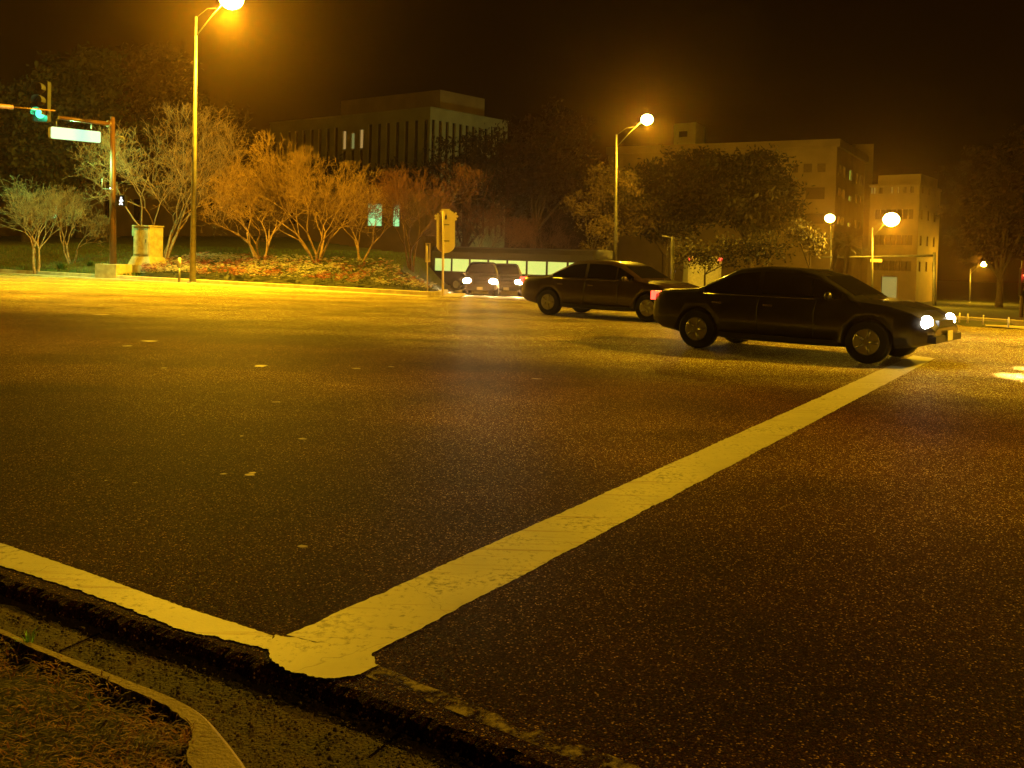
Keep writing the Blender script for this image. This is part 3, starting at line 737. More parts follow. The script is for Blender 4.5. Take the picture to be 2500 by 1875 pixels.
# C: lower block at the right with set-back top
zC = at(2232, 452, 104).z; c0, c1, c2 = corner(2116, 108), corner(2236, 104), corner(2287, 112)
lowb = thing('flat_roofed_building', 'flat-roofed tan block with a set-back top storey, right of the tan building', 'building')
wins = []
d_, n_, L_ = frame(c0, c1)
for x0, x1, m_ in ((2117, 2121, 'dimlit'), (2124, 2128, 'dimlit'), (2136, 2146, 'pane2'), (2166, 2170, 'dimlit'), (2182, 2185, 'dimlit'), (2196, 2204, 'pane2'), (2212, 2222, 'pane2')):
    addw(c0, c1, x0, x1, 458, 473, MA[m_])
zz = (wins[0][2], wins[0][3])
for w_ in wins: w_[2], w_[3] = zz
for fl_ in range(1, 4):
    for i in range(7):
        a = .6+i*(L_-1.2)/7; wins.append([a, a+.62, zz[0]-fl_*2.9, zz[1]-fl_*2.9+.4, MA['pane2']])
wins += [[L_*.3, L_*.62, -2.3, .2, MA['dimlit']]]
wins = [w_ for w_ in wins if w_[0] > 0]
facade(lowb, c0, c1, -4, zC, wins, MA['wallr'])
wins = []; d_, n_, L_ = frame(c1, c2)
for fl_ in range(4):
    for i in range(3): a = .9+i*L_/3.2; wins.append([a, a+.8, zz[0]-fl_*2.9, zz[1]-fl_*2.9+.4, MA['pane2']])
facade(lowb, c1, c2, -4, zC, wins, MA['wallr'])
cb = c0+(c2-c1); shell(lowb, [c2, cb, c0], -4, zC, MA['wallr'], skip=(2,))
roofslab(lowb, [c0, c1, c2, cb], zC, .25, .2, MA['wallr'])
zt = at(2232, 426, 106).z; m_ = [c0.lerp(c1, .1), c0.lerp(c1, .97), c0.lerp(c1, .97)+(c2-c1)*.8, c0.lerp(c1, .1)+(c2-c1)*.8]
m_ = [V((p.x, p.y, zC+.25))+ (c2-c1)*.1 for p in m_]
mb = MB(); mb.prism(m_[::-1], V((0, 0, zt-zC-.25))); mb.build('top_storey', MA['wallr'], lowb)

# D: low building behind the lawn
w0, w1 = corner(-150, 84), corner(1035, 78)
lawnb = thing('low_building', 'long low dim building behind the lawn with a few lit greenish windows', 'building')
wins = []
for x0, x1, y0, y1, m in ((118, 135, 496, 552, 'litg'), (893, 928, 498, 551, 'litg'), (955, 971, 520, 551, 'litg'), (250, 268, 500, 552, 'pane'), (320, 338, 500, 552, 'pane'), (505, 523, 500, 552, 'pane'), (590, 608, 500, 552, 'pane'), (700, 718, 500, 552, 'pane'), (830, 848, 500, 552, 'pane')):
    addw(w0, w1, x0, x1, y0, y1, MA[m])
za, zb_ = wins[1][2], wins[1][3]
for w_ in wins: w_[2], w_[3] = za, zb_
facade(lawnb, w0, w1, 0, zb_+.9, wins, MA['walll'])
dd, nn, LL = frame(w0, w1); wb0, wb1 = w0-nn*12, w1-nn*12
shell(lawnb, [w1, wb1, wb0, w0], 0, zb_+.9, MA['walll'], skip=(3,))
roofslab(lawnb, [w0, w1, wb1, wb0], zb_+.9, .3, .4, MA['trunk'])

# ------------------------------------------------------------------ street lamps
ROADSIDE = []
def street_lamp(base, top, arm_end, r0, r1, label, power, light=True, lensr=.22, mtl='steel', col=HPS, aim=None, throw=0):
    root = thing('street_lamp', label, 'street lamp', base, 0, 'sodium street lamps'); t = V(top)-V(base); e = V(arm_end)-V(base)
    mb = MB(); mb.tube([V((0, 0, -.3)), t*.5, t], [r0, (r0+r1)/2, r1], 14); mb.tube([V((0, 0, -.1)), V((0, 0, .06))], r0*1.8, 12); mb.build('pole', MA[mtl], root)
    mb = MB(); j = t*(1-.07*11/max(t.z, 5)); mid = j.lerp(e, .5)+V((0, 0, .12)); k = r1*.5
    mb.tube([j, mid, e+V((0, 0, .12))], [k, k*.9, k*.8], 8); mb.tube([t-V((0, 0, .05)), t.lerp(e, .35)+V((0, 0, .08)), mid.lerp(e, .25)+V((0, 0, .1))], k*.55, 6)
    mb.build('arm', MA[mtl], root)
    dr = V((e.x-t.x, e.y-t.y, 0)); dr = dr.normalized() if dr.length > .01 else V((1, 0, 0))
    mb = MB(); c = e+dr*.1; mb.sphere(c+V((0, 0, .03)), .34, 14, 0, (1, .62, .45), 0, 1); hd = mb.build('lamp_head', MA[mtl], root)
    mb = MB(); mb.sphere(c, lensr, 20, 0, (1, 1, .85)); mb.build('lens', MA['lens'], root)
    if light:
        ld = bpy.data.lights.new('sodium_light', 'SPOT' if aim else 'POINT'); ld.energy = power
        ld.color = col; ld.shadow_soft_size = .07
        if aim: ld.spot_size = R(165); ld.spot_blend = 1.0
        lo_ = bpy.data.objects.new('sodium_light', ld); link(lo_, root); lo_.location = c+V((0, 0, -.86*lensr-.08))
        if aim: lo_.rotation_euler = V(aim).to_track_quat('-Z', 'Y').to_euler()
        if throw:      # reflector throwing light out over the carriageway
            l2 = bpy.data.lights.new('sodium_light', 'SPOT'); l2.energy = throw; l2.color = col; l2.shadow_soft_size = .1; l2.spot_size = R(125); l2.spot_blend = 1
            l3 = bpy.data.objects.new('sodium_light', l2); link(l3, root); l3.location = lo_.location.copy(); l3.rotation_euler = V((-.25, -.5, -1)).to_track_quat('-Z', 'Y').to_euler()
    return root
P1 = on(470, 37.6); b1 = gp(470, 694, .12)
street_lamp(V((P1.x, P1.y, P1.z)), at(479, 40, 37.3), at(560, -2, 36.6), .125, .05, 'tall steel lamp post left of centre, its lamp at the top edge', 15500, lensr=.46, throw=40000)
street_lamp(on(1503, 57), at(1505, 328, 57), at(1576, 292, 56), .12, .055, 'middle lamp post rising between the two large buildings', 7000, lensr=.36)
street_lamp(on(2131, 72), at(2130, 555, 72), at(2174, 536, 70), .10, .045, 'lamp with the largest glow, in front of the flat-roofed block', 9500, lensr=.58)
street_lamp(on(2030, 98), at(2029, 548, 98), at(2026, 533, 94), .13, .07, 'lamp seen end-on before the corner of the tan building', 4500, lensr=.48)
street_lamp(on(2369, 110), at(2369, 656, 110), at(2400, 645, 108), .09, .05, 'short lamp standing alone low at the right', 4000, lensr=.32)
# the next lamps of the same row, outside the picture
def lamp_off(x, y, z, power, lab, aim=None): street_lamp(V((x, y, z)), V((x, y, z+10.6)), V((x-.9, y-1.2, z+11.2)), .125, .05, lab, power, aim=aim)
lamp_off(22.5, 18.6, .1, 44000, 'lamp post of the same row, out of view right of the picture', (-.95, .25, -.42))
lamp_off(-52, 56, .4, 52000, 'lamp post of the same row, out of view left of the picture', (.8, -.75, -.8))
lamp_off(26, -12.5, .1, 7000, 'lamp post on the near pavement, out of view behind to the right')

# ------------------------------------------------------------------ signal pole with street-name sign
def local(root, P): return V(P)-root.location
base = on(275, 41); base.z = gp(275, 660, .2).z
sp = thing('signal_pole', 'brown signal pole on a concrete block with a short arm', 'signal pole', V((base.x, base.y, H(base.x, base.y))))
tp_ = local(sp, at(275, 287, 41))
mb = MB(); mb.tube([V((0, 0, .2)), tp_], [.155, .095], 16); mb.sphere(tp_, .1, 12, 0, (1, 1, .4)); mb.build('pole', MA['brown'], sp)
mb = MB(); a, b = local(sp, at(270, 303, 41)), local(sp, at(143, 287, 39)); mb.tube([a, b], [.10, .075], 12); mb.tube([a-(b-a)*.02, a+(b-a)*.06], .15, 12); mb.build('arm', MA['brown'], sp)
mb = MB(); c = V((0, 0, .12)); d_ = Matrix.Rotation(R(-20), 3, 'Z'); mb.box(V((.05, -.05, .12)), (1.15, .95, .62), 0, d_); mb.build('concrete_block', MA['concrete'], sp)
mb = MB(); q = local(sp, at(272, 462, 40.8)); mb.tube([q+V((-.42, 0, .0)), q+V((.1, 0, 0))], .02, 6); mb.tube([q+V((-.4, 0, -.1)), q+V((-.4, 0, .45))], .025, 6); q2 = local(sp, at(290, 334, 41)); mb.tube([q2-V((.25, 0, 0)), q2+V((.2, 0, 0))], .035, 8); mb.sphere(q2+V((.2, 0, -.06)), .07, 8); mb.build('bracket', MA['steel'], sp)
mb = MB(); mb.sphere(q+V((0, -.12, .03)), .035, 8); mb.build('indicator_lamp', MA['walk'], sp)
# hanging sign
TL, TR, BR, BL = at(124, 308, 38.9), at(246, 321, 40.8), at(246, 350, 40.8), at(124, 338, 38.9)
cs = (TL+TR+BR+BL)/4; st = thing('street_name_sign', 'glowing white-green backlit sign box hanging from the short arm', 'sign', cs)
ax = (TR-TL).normalized(); ay = ((TL-BL)+(TR-BR)).normalized(); wd, ht = (TR-TL).length/2, (TL-BL).length/2; nrm = ax.cross(ay)
def rrect(wd, ht, r, k=5):
    out = []
    for sx, sy, a0 in ((1, 1, 0), (-1, 1, 90), (-1, -1, 180), (1, -1, 270)):
        for i in range(k+1): a = R(a0+90*i/k); out.append((sx*(wd-r)+r*cos(a), sy*(ht-r)+r*sin(a)))
    return out
def plate(poly, ax, ay, nrm, th, off=0): return [ax*x+ay*y+nrm*off for x, y in poly], nrm*th
mb = MB(); P_, t_ = plate(rrect(wd, ht, .07), ax, ay, nrm, -.16, -.02); mb.prism(P_, t_); mb.build('frame', MA['steel'], st)
mb = MB(); P_, t_ = plate(rrect(wd-.012, ht-.012, .065), ax, ay, nrm, -.03, .012); mb.prism(P_, t_); mb.build('face', MA['signlit'], st)
for s_ in (-.78, .62):
    mb = MB(); mb.tube([ax*wd*s_+ay*ht, ax*wd*s_+ay*(ht+.34)], .025, 6); mb.build('hanger', MA['steel'], st)
# pedestrian signal
pc_ = at(298, 491, 40.7); ps = thing('pedestrian_signal', 'small black pedestrian signal showing a white walking figure', 'pedestrian signal', pc_)
mb = MB(); mb.box((0, 0, 0), (.40, .2, .44)); mb.box((0, -.14, .23), (.42, .12, .03)); mb.box((-.2, -.14, .0), (.02, .12, .44)); mb.box((.2, -.14, 0), (.02, .12, .44)); mb.box((-.22, 0, .2), (.1, .05, .05)); mb.build('housing', MA['dark'], ps)
mb = MB(); y = -.106
fig = [(-.03, .17), (.03, .17), (.045, .12), (.02, .09), (.06, .05), (.10, .0), (.085, -.02), (.04, .02), (.03, -.05), (.08, -.17), (.04, -.17), (.0, -.08), (-.05, -.17), (-.09, -.17), (-.03, -.04), (-.035, .02), (-.07, -.03), (-.085, .0), (-.04, .07), (-.02, .09), (-.045, .12)]
mb.prism([V((x, y, z)) for x, z in fig], V((0, .005, 0))); mb.build('walking_figure', MA['walk'], ps)
# mast arm with the green signal
m0, m1 = at(-320, 232, 30), at(135, 270.5, 35.4)
mbase = V((m0.x-1, m0.y-.8, .0)); ms = thing('mast_arm', 'long thin mast arm entering from the left edge above the sign', 'mast arm', mbase)
a, b = m0-mbase, m1-mbase
mb = MB(); mb.tube([V((0, 0, 0)), V((0, 0, a.z+.5))], [.17, .12], 12); mb.build('pole', MA['brown'], ms)
mb = MB(); mb.tube([V((0, 0, a.z)), a, a.lerp(b, .74)], [.12, .11, .085], 10); mb.tube([a.lerp(b, .70), b], .028, 8); mb.build('arm', MA['brown'], ms)
def signal(c, label, lit, s=1.0, yaw=0, back=False, name='traffic_signal'):
    """c: world centre of the lit lens. lit: 0 red (top) .. 2 green (bottom)."""
    root = thing(name, label, 'traffic signal', c, yaw); dz = .34*s*(lit-1)
    mb = MB(); P_ = rrect(.19*s, .56*s, .04*s); mb.prism([V((x, .02, y+dz)) for x, y in P_], V((0, .2*s, 0)))
    for i in range(3):
        z = dz+.34*s*(1-i); pts_ = []
        rows = [[V((.15*s*cos(t), yy, z+.15*s*sin(t))) for t in [R(-20+220*k/12) for k in range(13)]] for yy in (.02, -.24*s)]
        mb.grid(rows)
    mb.build('housing', MA['dark'], root)
    for i in range(3):
        z = dz+.34*s*(1-i); lb = MB(); lb.sphere((0, .015, z), .135*s, 18, 0, (1, .3, 1))
        lb.build('lens', (MA['red'], MA['offlens'], MA['green'])[i] if i == lit else MA['offlens'], root)
    return root
signal(at(98, 277, 35.2), 'green traffic signal glowing on the thin mast arm at upper left', 2, 1.35)
def spot_glow(c, col, e, name, r=.12):
    ld = bpy.data.lights.new(name, 'POINT'); ld.energy = e; ld.color = col; ld.shadow_soft_size = r; o = bpy.data.objects.new(name, ld); o.location = c; return o
g_ = spot_glow(V((0, -.4, 0)), (.03, 1, .4), 60, 'signal_light'); link(g_, bpy.data.objects['traffic_signal'])
g_ = spot_glow(nrm*-.45, (.30, 1, .30), 2600, 'sign_light', .2); link(g_, st)

# ------------------------------------------------------------------ cabinet
cb_ = on(360, 42); cab = thing('control_cabinet', 'weathered beige control cabinet on a plinth left of the lamp post', 'cabinet', cb_, R(-24))
mb = MB(); mb.box((0, 0, .06), (1.75, 1.25, .34)); mb.build('slab', MA['concrete'], cab)
mb = MB()
for z0, z1, w0_, w1_, d0, d1 in ((.23, .60, .66, .50, .54, .44),):
    r0_ = [(-w0_, -d0, z0), (w0_, -d0, z0), (w0_, d0, z0), (-w0_, d0, z0)]; r1_ = [(-w1_, -d1, z1), (w1_, -d1, z1), (w1_, d1, z1), (-w1_, d1, z1)]
    mb.grid([[V(p) for p in r0_], [V(p) for p in r1_]], smooth=False, close=True); mb.face([V(p) for p in r1_])
mb.build('plinth', MA['cabinet'], cab)
mb = MB(); mb.box((0, 0, 1.27), (.94, .80, 1.34)); mb.build('body', MA['cabinet'], cab)
mb = MB(); mb.box((0, -.03, 1.965), (1.0, .9, .05)); mb.build('lid', MA['cabinet'], cab)
mb = MB(); mb.box((.0, -.415, 1.30), (.82, .03, 1.18)); dr = mb.build('door', MA['cabinet'], cab)
mb = MB(); mb.box((.30, -.445, 1.3), (.03, .03, .16)); mb.build('handle', MA['steel'], dr)
mb = MB(); mb.box((-.60, .0, 1.72), (.24, .5, .42)); mb.build('meter_box', MA['cabinet'], cab)
mb = MB(); mb.box((-.53, -.1, .82), (.12, .3, .3)); mb.build('junction_box', MA['cabinet'], cab)

# marker post
p = on(437, 38.2); mk = thing('marker_post', 'short white-topped marker post among the flowers beside the lamp post', 'post', p)
mb = MB(); mb.tube([V((0, 0, -.1)), V((0, 0, .62))], .05, 10); mb.build('post', MA['steel'], mk)
mb = MB(); mb.tube([V((0, 0, .62)), V((0, 0, .98)), V((0, 0, 1.0))], [.062, .062, .03], 12); mb.build('cap', MA['white_fl'], mk)

# ------------------------------------------------------------------ signs seen from behind
Z = 32.6; p = on(1081, Z); p.z = 0
ss_ = thing('shield_sign', 'back of a tall shield sign topped with cut-out metal blossoms', 'sign', p)
def loc(x, y, off=0): q = at(x, y, Z)-p; return V((q.x, q.y+off, q.z))
def zoompx(x, y): return (1000+x/5.927, 480+y/5.927)     # coordinates read on an enlarged crop
mb = MB(); poly = [(388, 330), (655, 330), (655, 715), (640, 755), (610, 785), (575, 808), (520, 818), (465, 808), (430, 785), (400, 755), (388, 715)]
mb.prism([loc(*zoompx(x, y), .05) for x, y in poly], V((0, .006, 0))); mb.build('shield', MA['alu'], ss_)
mb = MB(); mb.tube([loc(1081, 726), loc(1082, 516)], .038, 10); mb.build('post', MA['alu'], ss_)
for yy in (405, 640):
    mb = MB(); a = loc(*zoompx(500, yy), .03); mb.box(a+V((.06, 0, 0)), (.24, .02, .035)); mb.build('bracket', MA['steel'], ss_)
def flower(cx, cy, r, n, a0=0):
    out = []
    for i in range(n*6):
        a = a0+2*pi*i/(n*6); k = abs(cos((a-a0)*n/2)); rr = r*(.52+.48*k**.6); out.append((cx+rr*cos(a), cy+rr*sin(a)*.95))
    return out
for (fx, fy, fr_, n_, a_) in ((522, 205, 88, 7, .2), (412, 295, 62, 6, .5), (630, 285, 76, 7, .9), (470, 270, 48, 6, 0), (580, 265, 50, 6, .4)):
    mb = MB(); pts_ = []
    for x, y in flower(fx, fy, fr_, n_, a_): pts_.append(loc(*zoompx(x, max(y, 178)), .052+.002*n_))
    mb.prism(pts_, V((0, .005, 0))); mb.build('metal_blossom', MA['alu'], ss_)
mb = MB(); mb.prism([loc(*zoompx(x, y), .05) for x, y in ((400, 332), (400, 300), (470, 232), (590, 232), (650, 300), (650, 332), (540, 332), (540, 240), (505, 240), (505, 332))], V((0, .005, 0))); mb.build('crest_plate', MA['alu'], ss_)
Z = 33.0; p = on(1043, Z); p.z = .0
om = thing('marker_sign', 'narrow upright panel sign on a thin post beside the shield sign', 'sign', p)
mb = MB(); mb.tube([loc(1043.5, 726), loc(1043.5, 600)], .02, 8); mb.build('post', MA['alu'], om)
mb = MB(); mb.prism([loc(x, y, .03) for x, y in ((1038.3, 593.5), (1051, 593.5), (1050.6, 640), (1037.8, 640))], V((0, .005, 0))); mb.build('panel', MA['alu'], om)
mb = MB(); mb.box(loc(1044.5, 617, .015), (.05, .02, .62)); mb.build('backing_rail', MA['steel'], om)

# T-shaped post, distant signals, reflector posts
p = on(1642, 52); tpst = thing('t_shaped_post', 'plain T-shaped post standing beyond the cars', 'post', p); Z = 52
mb = MB(); mb.tube([V((0, 0, -.1)), loc(1642, 578)], .10, 8); mb.build('post', MA['steel'], tpst)
mb = MB(); mb.tube([loc(1616, 576), loc(1656, 583)], .035, 6); mb.build('crossbar', MA['steel'], tpst)
p = on(1123, 88); rp = signal(at(1123, 608, 88), 'tiny distant red traffic signal right of the shield sign', 0, 1.1)
mb = MB(); mb.tube([V((0, .3, .6)), V((0, .3, -6))], .07, 8); mb.build('pole', MA['steel'], rp)
rs = signal(at(2506, 668, 44), 'red traffic signal cut by the right edge of the picture', 0, 1.15)
g_ = spot_glow(V((-.1, -.4, 0)), (1, .06, .02), 120, 'signal_light'); link(g_, rs)
mb = MB(); mb.tube([V((0, .3, .6)), V((0, .3, -4.5))], .09, 8); mb.build('pole', MA['brown'], rs)
# far mast arm before the flat-roofed block
p = on(2283, 76); Z = 76; fm = thing('mast_arm', 'distant mast arm reaching left in front of the flat-roofed block', 'mast arm', p)
mb = MB(); mb.tube([V((0, 0, -.2)), loc(2281, 616)], [.16, .12], 10); mb.build('pole', MA['steel'], fm)
mb = MB(); mb.tube([loc(2281, 624), loc(2150, 626), loc(2000, 628)], [.10, .08, .05], 8); mb.build('arm', MA['steel'], fm)
mb = MB(); mb.box(loc(2139, 636), (.95, .04, .25)); mb.build('name_board', MA['alu'], fm)
labs = ['leftmost thin reflector post on the right kerb island', 'second thin reflector post on the right kerb island', 'third thin reflector post on the right kerb island', 'thin reflector post nearest the right edge']
for (x, y), lab in zip(((2342, 782), (2362, 784), (2400, 788), (2462, 794)), labs):
    q = gp(x, y, .15); pr_ = thing('reflector_post', lab, 'post', V((q.x, q.y, .10)), 0, 'reflector posts on the right kerb')
    mb = MB(); mb.tube([V((0, 0, 0)), V((0, 0, .24))], .02, 8); mb.build('post', MA['white_fl'], pr_)

# ------------------------------------------------------------------ vehicles
def car(label, paintm, loc_, heading, kind='sedan', lights=True, beam=600, group=None, headm='head', name='car', beam_w=1.0):
    """x axis = forward, origin = ground below the centre."""
    root = thing(name, label, 'car', loc_, heading, group)
    if kind == 'sedan':
        L, W_, belt = 4.7, .90, .93
        prof = [(-2.35, .55, .62, .72), (-2.30, .38, .90, .80), (-2.15, .30, .98, .85), (-1.75, .24, 1.00, .88), (-1.45, .22, 1.03, .89), (-.75, .20, 1.38, .90), (-.3, .20, 1.43, .90), (.3, .20, 1.41, .90), (.62, .20, 1.33, .90), (1.25, .22, .98, .90), (1.7, .24, .93, .88), (2.05, .28, .84, .85), (2.25, .34, .72, .78), (2.35, .44, .58, .68)]
    elif kind == 'suv':
        L, W_, belt = 4.7, .93, 1.08
        prof = [(-2.35, .50, .70, .80), (-2.32, .42, 1.10, .86), (-2.25, .35, 1.45, .88), (-2.1, .32, 1.68, .90), (-1.6, .30, 1.74, .93), (-.5, .28, 1.77, .93), (.25, .28, 1.74, .93), (.55, .28, 1.66, .93), (1.05, .30, 1.15, .93), (1.65, .32, 1.08, .92), (2.1, .36, 1.0, .88), (2.28, .40, .88, .82), (2.35, .48, .68, .72)]
    rows = []
    def sect(x, zb, zt, w_):
        roofy = zt > belt+.1
        bz_ = min(belt, zt-.04)
        tw = w_*(1-.24*(zt-belt)/.5) if roofy else w_*.93
        h = [(w_*.80, zb), (w_*.97, zb+.06), (w_, min(.55, zt-.06)), (w_*.985, min(.78, bz_-.005)), (w_*.965, bz_), (tw+(.02 if roofy else 0), zt-.045), (tw*.86, zt-.005), (tw*.4, zt)]
        return [V((x, -y, z)) for y, z in h] + [V((x, y, z)) for y, z in h[::-1]]
    # refine profile
    P2 = []
    for i in range(len(prof)-1):
        a, b = prof[i], prof[i+1]
        for k in range(3): P2.append(tuple(a[j]+(b[j]-a[j])*k/3 for j in range(4)))
    P2.append(prof[-1])
    mb = MB(); rows = [sect(*q) for q in P2]; mb.grid(rows, 0, True, True); mb.face(rows[0][::-1]); mb.face(rows[-1])
    body = mb.build('body', [paintm, MA['dark']], root)
    # wheel arches cut for real
    wx = (-1.42, 1.42); wr = .33 if kind == 'sedan' else .37
    for x in wx:
        for sg in (-1, 1):
            cu = MB(); cu.tube([V((x, sg*1.2, wr)), V((x, sg*.62, wr))], wr+.055, 24); co = cu.build('cutter', MA['dark'])
            md = body.modifiers.new('arch', 'BOOLEAN'); md.object = co; md.operation = 'DIFFERENCE'; md.solver = 'EXACT'
    dg = bpy.context.evaluated_depsgraph_get(); root_m = root.matrix_world
    pm = body.parent; body.parent = None
    dg.update(); me = bpy.data.meshes.new_from_object(body.evaluated_get(dg)); old = [md.object for md in body.modifiers]
    body.modifiers.clear(); body.data = me; body.parent = pm
    for c_ in old: bpy.data.objects.remove(c_)
    # glass: side windows, windscreen, rear screen, set 4 mm proud
    def secty(x):
        for a, b in zip(P2[:-1], P2[1:]):
            if a[0] <= x <= b[0]:
                t = (x-a[0])/(b[0]-a[0]); return tuple(a[j]+(b[j]-a[j])*t for j in range(4))
    def side_pt(x, f):
        x_, zb, zt, w_ = secty(x); tw = w_*(1-.24*(zt-belt)/.5)+.02; y0, z0, y1, z1 = w_*.965, belt, tw, zt-.045
        return y0+(y1-y0)*f, z0+(z1-z0)*f
    spans = ((-1.32, -.98, -.38), (-.30, None, .42)) if kind == 'sedan' else ((-2.05, None, -1.25), (-1.17, None, -.28), (-.2, None, .62))
    if kind == 'sedan': ws = [(-1.30, -.36, 0), (-.28, .52, 0), (.56, 1.02, 1)]
    else: ws = [(-2.12, -1.28, 0), (-1.2, -.30, 0), (-.22, .55, 0)]
    for sg in (-1, 1):
        for (a, b, tri) in ws:
            gb = MB(); n_ = 8; r1_, r2_ = [], []
            for k in range(n_+1):
                x = a+(b-a)*k/n_; y0, z0 = side_pt(x, .08); 
                f1 = .90; y1, z1 = side_pt(x, f1)
                r1_.append(V((x, sg*(y0+.006), z0+.01))); r2_.append(V((x, sg*(y1+.006), max(z1, z0+.01))))
            gb.grid([r1_, r2_], 0, False); gb.build('side_window', MA['glass'], root)
    if kind == 'sedan': fr, rr_ = (.68, 1.18), (-.82, -1.36)
    else: fr, rr_ = (.58, 1.0), (-2.13, -2.27)
    for nm, (xa, xb) in (('windscreen', fr), ('rear_window', rr_)):
        gb = MB(); rws = []
        for k in range(5):
            x = xa+(xb-xa)*k/4; x_, zb, zt, w_ = secty(x); tw = w_*(1-.24*max(0, zt-belt)/.5)*.90
            rws.append([V((x, tw*s_, zt+.008-.0*abs(s_)-(.006 if abs(s_) > .8 else 0))) for s_ in (-.93, -.5, 0, .5, .93)])
        gb.grid(rws, 0, True); gb.build(nm, MA['glass'], root)
    for x in wx:
        for sg in (-1, 1):
            c = V((x, sg*(W_-.13), wr)); tb = MB(); ax_ = V((0, sg, 0))
            tb.tube([c-ax_*.11, c-ax_*.09, c+ax_*.09, c+ax_*.11], [wr*.9, wr, wr, wr*.92], 24); wh = tb.build('wheel', MA['tyre'], root)
            rb = MB(); rb.tube([c+ax_*.108, c+ax_*.118], [wr*.62, wr*.58], 20)
            for k in range(5):
                a = 2*pi*k/5; e_ = V((cos(a), 0, sin(a))); rb.tube([c+ax_*.12+e_*.05, c+ax_*.125+e_*wr*.55], .025, 5)
            rb.build('rim', MA['rim'], wh)
    hz = .66 if kind == 'sedan' else .82
    fx = 2.22 if kind == 'sedan' else 2.27
    for sg in (-1, 1):
        hb = MB(); hb.sphere((fx, sg*.66, hz), .19 if headm == 'headfar' else .15, 14, 0, (.55, 1.15, .75)); hb.build('headlight', MA[headm] if lights else MA['chrome'], root)
        tb = MB(); tb.box((-2.31, sg*.68, .86 if kind == 'sedan' else 1.05), (.09, .26, .15 if kind == 'sedan' else .3)); tb.build('taillight', MA['tail'] if lights else MA['red'], root)
        mb2 = MB(); mb2.sphere((.86 if kind == 'sedan' else .72, sg*(W_+.10), belt+.07), .1, 8, 0, (.6, 1, .7)); mb2.box((.88 if kind == 'sedan' else .74, sg*(W_), belt+.03), (.05, .16, .03)); mb2.build('mirror', paintm, root)
        db = MB(); db.box((-.15, sg*(W_+.002), .80), (.16, .02, .025)); db.box((-1.05 if kind == 'sedan' else -1.1, sg*(W_+.0), .80), (.16, .02, .025)); db.build('door_handle', MA['chrome'], root)
    for sg in (-1, 1):
        sm_ = MB()
        for x in ((-.34, .60) if kind == 'sedan' else (-.26, .62)): sm_.tube([V((x+.03, sg*(W_*.972+.0), belt-.01)), V((x, sg*(W_*.99), .75)), V((x, sg*(W_+.0005), .5)), V((x, sg*(W_*.985), .34))], .006, 4)
        sm_.build('door_seam', MA['dark'], root)
        sm_ = MB(); sm_.box((0, sg*(W_+.0), .28), (2.0, .03, .07)); sm_.build('sill', MA['dark'], root)
        sm_ = MB(); sm_.tube([V((x, sg*(side_pt(x, .0)[0]+.01), belt+.012)) for x in (ws[0][0], -.8, -.2, .3, .6)], .009, 5); sm_.build('window_trim', MA['chrome'], root)
    gb = MB(); gb.box((fx+.09, 0, hz-.03), (.05, .86, .13)); gb.build('grille', MA['dark'], root)
    gb = MB(); gb.box((fx+.10, 0, .42), (.12, 1.5, .10)); gb.build('bumper_trim', MA['dark'], root)
    gb = MB(); gb.box((fx+.17, 0, .46), (.015, .30, .15)); gb.box((-2.375, 0, .78), (.015, .30, .15)); gb.build('number_plate', MA['plate'], root)
    if lights and beam:
        for sg in (-1, 1):
            ld = bpy.data.lights.new('headlight_beam', 'SPOT'); ld.energy = beam; ld.color = (1, .72, .28); ld.spot_size = R(78); ld.spot_blend = .9; ld.shadow_soft_size = .06
            lo_ = bpy.data.objects.new('headlight_beam', ld); link(lo_, root); lo_.location = (fx+.22, sg*.66, hz)
            lo_.rotation_euler = (0, R(-90-(-4.5)), 0) if False else (R(0), R(-90+5.5), 0)
    return root
HD = math.atan2(-.533, .846)      # along the road, towards the right
def place(px, Y, ang, front=True, L=2.25):
    d_ = V((cos(ang), sin(ang), 0)); X = (px-1250)/F_PX*Y; q = V((X, Y, 0)) - d_*(L if front else -L); return V((q.x, q.y, H(q.x, q.y) if to_uv(q.x, q.y)[1] > vk(to_uv(q.x, q.y)[0]) else 0))
a = HD - R(6)
car('black sedan with lit headlights crossing in the foreground lane at right', MA['navy'], place(2300, 14.4, a), a, beam=5000, group='cars driving along the main road')
a = HD - R(4)
car('dark brown sedan with lit headlights in the farther lane left of the black sedan', MA['tan'], place(1700, 22.5, a), a, beam=6000, group='cars driving along the main road')
a = R(-90)
car('left one of the two cars waiting side by side with glaring headlights', MA['navy'], place(1172, 47.5, R(-91)), R(-91), 'suv', headm='headfar', beam=1500, group='cars waiting to leave the side street')
car('right one of the two cars waiting side by side with glaring headlights', MA['navy'], place(1236, 50.0, R(-89)), R(-89), 'suv', headm='headfar', beam=1500, group='cars waiting to leave the side street')

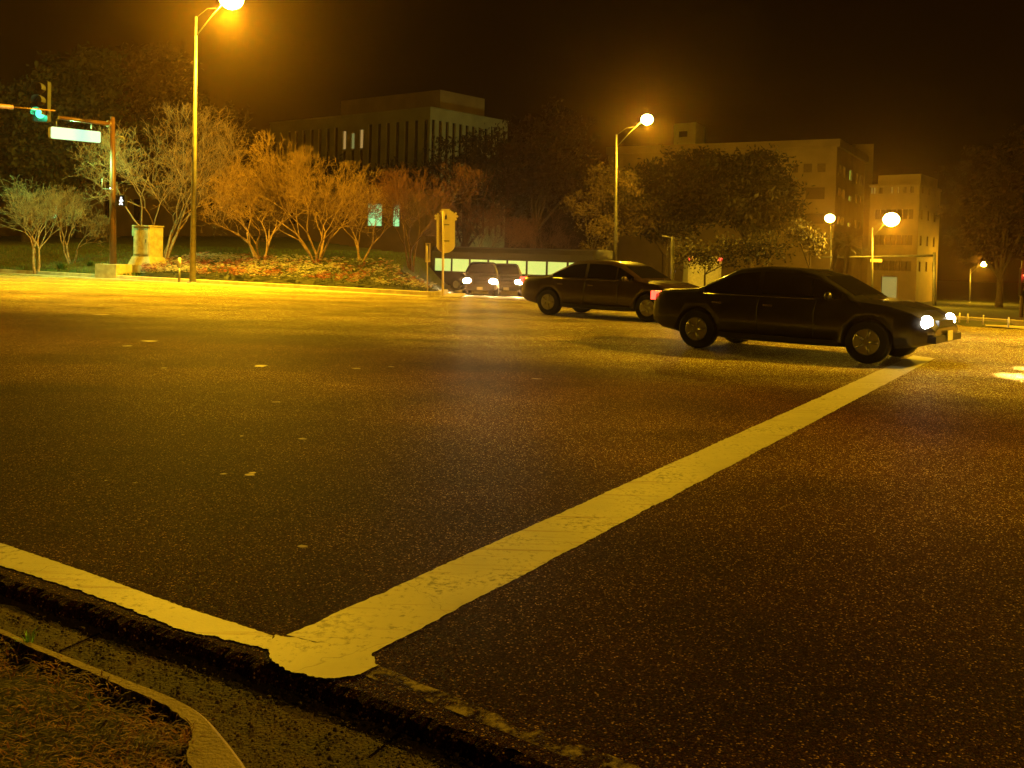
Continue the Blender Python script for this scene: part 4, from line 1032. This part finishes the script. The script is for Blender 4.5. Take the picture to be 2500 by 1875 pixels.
# bus with lit windows on the cross street
def bus(pl_, pr_, h0, label):
    d_ = pr_-pl_; L = math.hypot(d_.x, d_.y); ang = math.atan2(d_.y, d_.x); mid = (pl_+pr_)/2; mid.z = min(H(pl_.x, pl_.y), H(pr_.x, pr_.y), -.8)
    root = thing('bus', label, 'bus', mid, ang)
    mb = MB(); rows = []
    for x, k in ((-L/2, .94), (-L/2+.12, 1), (L/2-.12, 1), (L/2, .94)):
        sec = [(1.2*k, .38), (1.25*k, .5), (1.25*k, 2.55), (1.12*k, 2.82), (.8*k, 2.9)]
        rows.append([V((x, -y, z)) for y, z in sec]+[V((x, y, z)) for y, z in sec[::-1]])
    mb.grid(rows, 0, False, True); mb.face(rows[0][::-1]); mb.face(rows[-1]); mb.build('body', MA['navy'], root)
    for sg in (-1, 1):
        n_ = 8
        for i in range(n_):
            a_ = -L/2+.35+i*(L-.7)/n_; wb = MB(); wb.box((a_+(L-.7)/n_/2, sg*1.255, 1.70), ((L-.7)/n_-.16, .02, .80)); wb.build('window', MA['buslit'], root)
    for x in (-L/2+2.2, L/2-2.6):
        for sg in (-1, 1):
            tb = MB(); tb.tube([V((x, sg*1.0, .46)), V((x, sg*1.27, .46))], .46, 20); wh = tb.build('wheel', MA['tyre'], root)
            tb = MB(); tb.tube([V((x, sg*1.27, .46)), V((x, sg*1.285, .46))], .24, 14); tb.build('rim', MA['rim'], wh)
    for y in (-.95, .95):
        tb = MB(); tb.box((L/2+.01, y, .95), (.03, .2, .35)); tb.build('taillight', MA['tail'], root)
    tb = MB(); tb.box((-L/2-.01, 0, 1.75), (.03, 2.0, 1.1)); tb.build('windscreen', MA['glass'], root)
    return root
bus(corner(1078, 63), corner(1475, 56), 0, 'dark bus with a strip of lit yellow-green windows behind the waiting cars')
# box van seen from behind
p = on(1712, 66); p.z = H(p.x, p.y)
van = thing('box_van', 'pale box van with red rear lamps beyond the gap between the sedans', 'van', p, R(84))
mb = MB(); mb.box((0, 0, 1.75), (4.4, 2.2, 2.3)); mb.build('cargo_box', MA['white'], van)
mb = MB(); mb.prism([V((2.25, -1.0, .5)), V((3.9, -1.0, .5)), V((3.9, -1.0, 1.2)), V((3.2, -1.0, 2.1)), V((2.25, -1.0, 2.1))], V((0, 2.0, 0))); mb.build('cab', MA['white'], van)
for x in (-1.4, 2.9):
    for sg in (-1, 1):
        tb = MB(); tb.tube([V((x, sg*.8, .4)), V((x, sg*1.05, .4))], .4, 18); tb.build('wheel', MA['tyre'], van)
mb = MB(); mb.box((-.1, 0, .5), (4.2, 1.0, .2)); mb.build('chassis', MA['dark'], van)
mb = MB(); mb.box((-2.22, 0, 1.7), (.03, 1.9, 1.9)); mb.build('rear_door', MA['white'], van)
for y in (-1.0, 1.0):
    mb = MB(); mb.box((-2.25, y, 2.72), (.08, .24, .16)); mb.box((-2.25, y, .8), (.08, .2, .25)); mb.build('taillight', MA['tail'], van)

# ------------------------------------------------------------------ haze
mb = MB(); mb.box((0, 85, 17), (420, 260, 50)); hz = mb.build('haze', [])
hm = bpy.data.materials.new('haze'); hm.use_nodes = True; t = hm.node_tree; t.nodes.remove(t.nodes['Principled BSDF'])
pv = t.nodes.new('ShaderNodeVolumePrincipled'); pv.inputs['Density'].default_value = .00036; pv.inputs['Color'].default_value = (1, .62, .4, 1); pv.inputs['Anisotropy'].default_value = .9
t.links.new(pv.outputs[0], t.nodes['Material Output'].inputs['Volume'])
hz.data.materials.append(hm); tag(hz, kind='stuff', label='thin night haze glowing round the lamps', cat='haze')
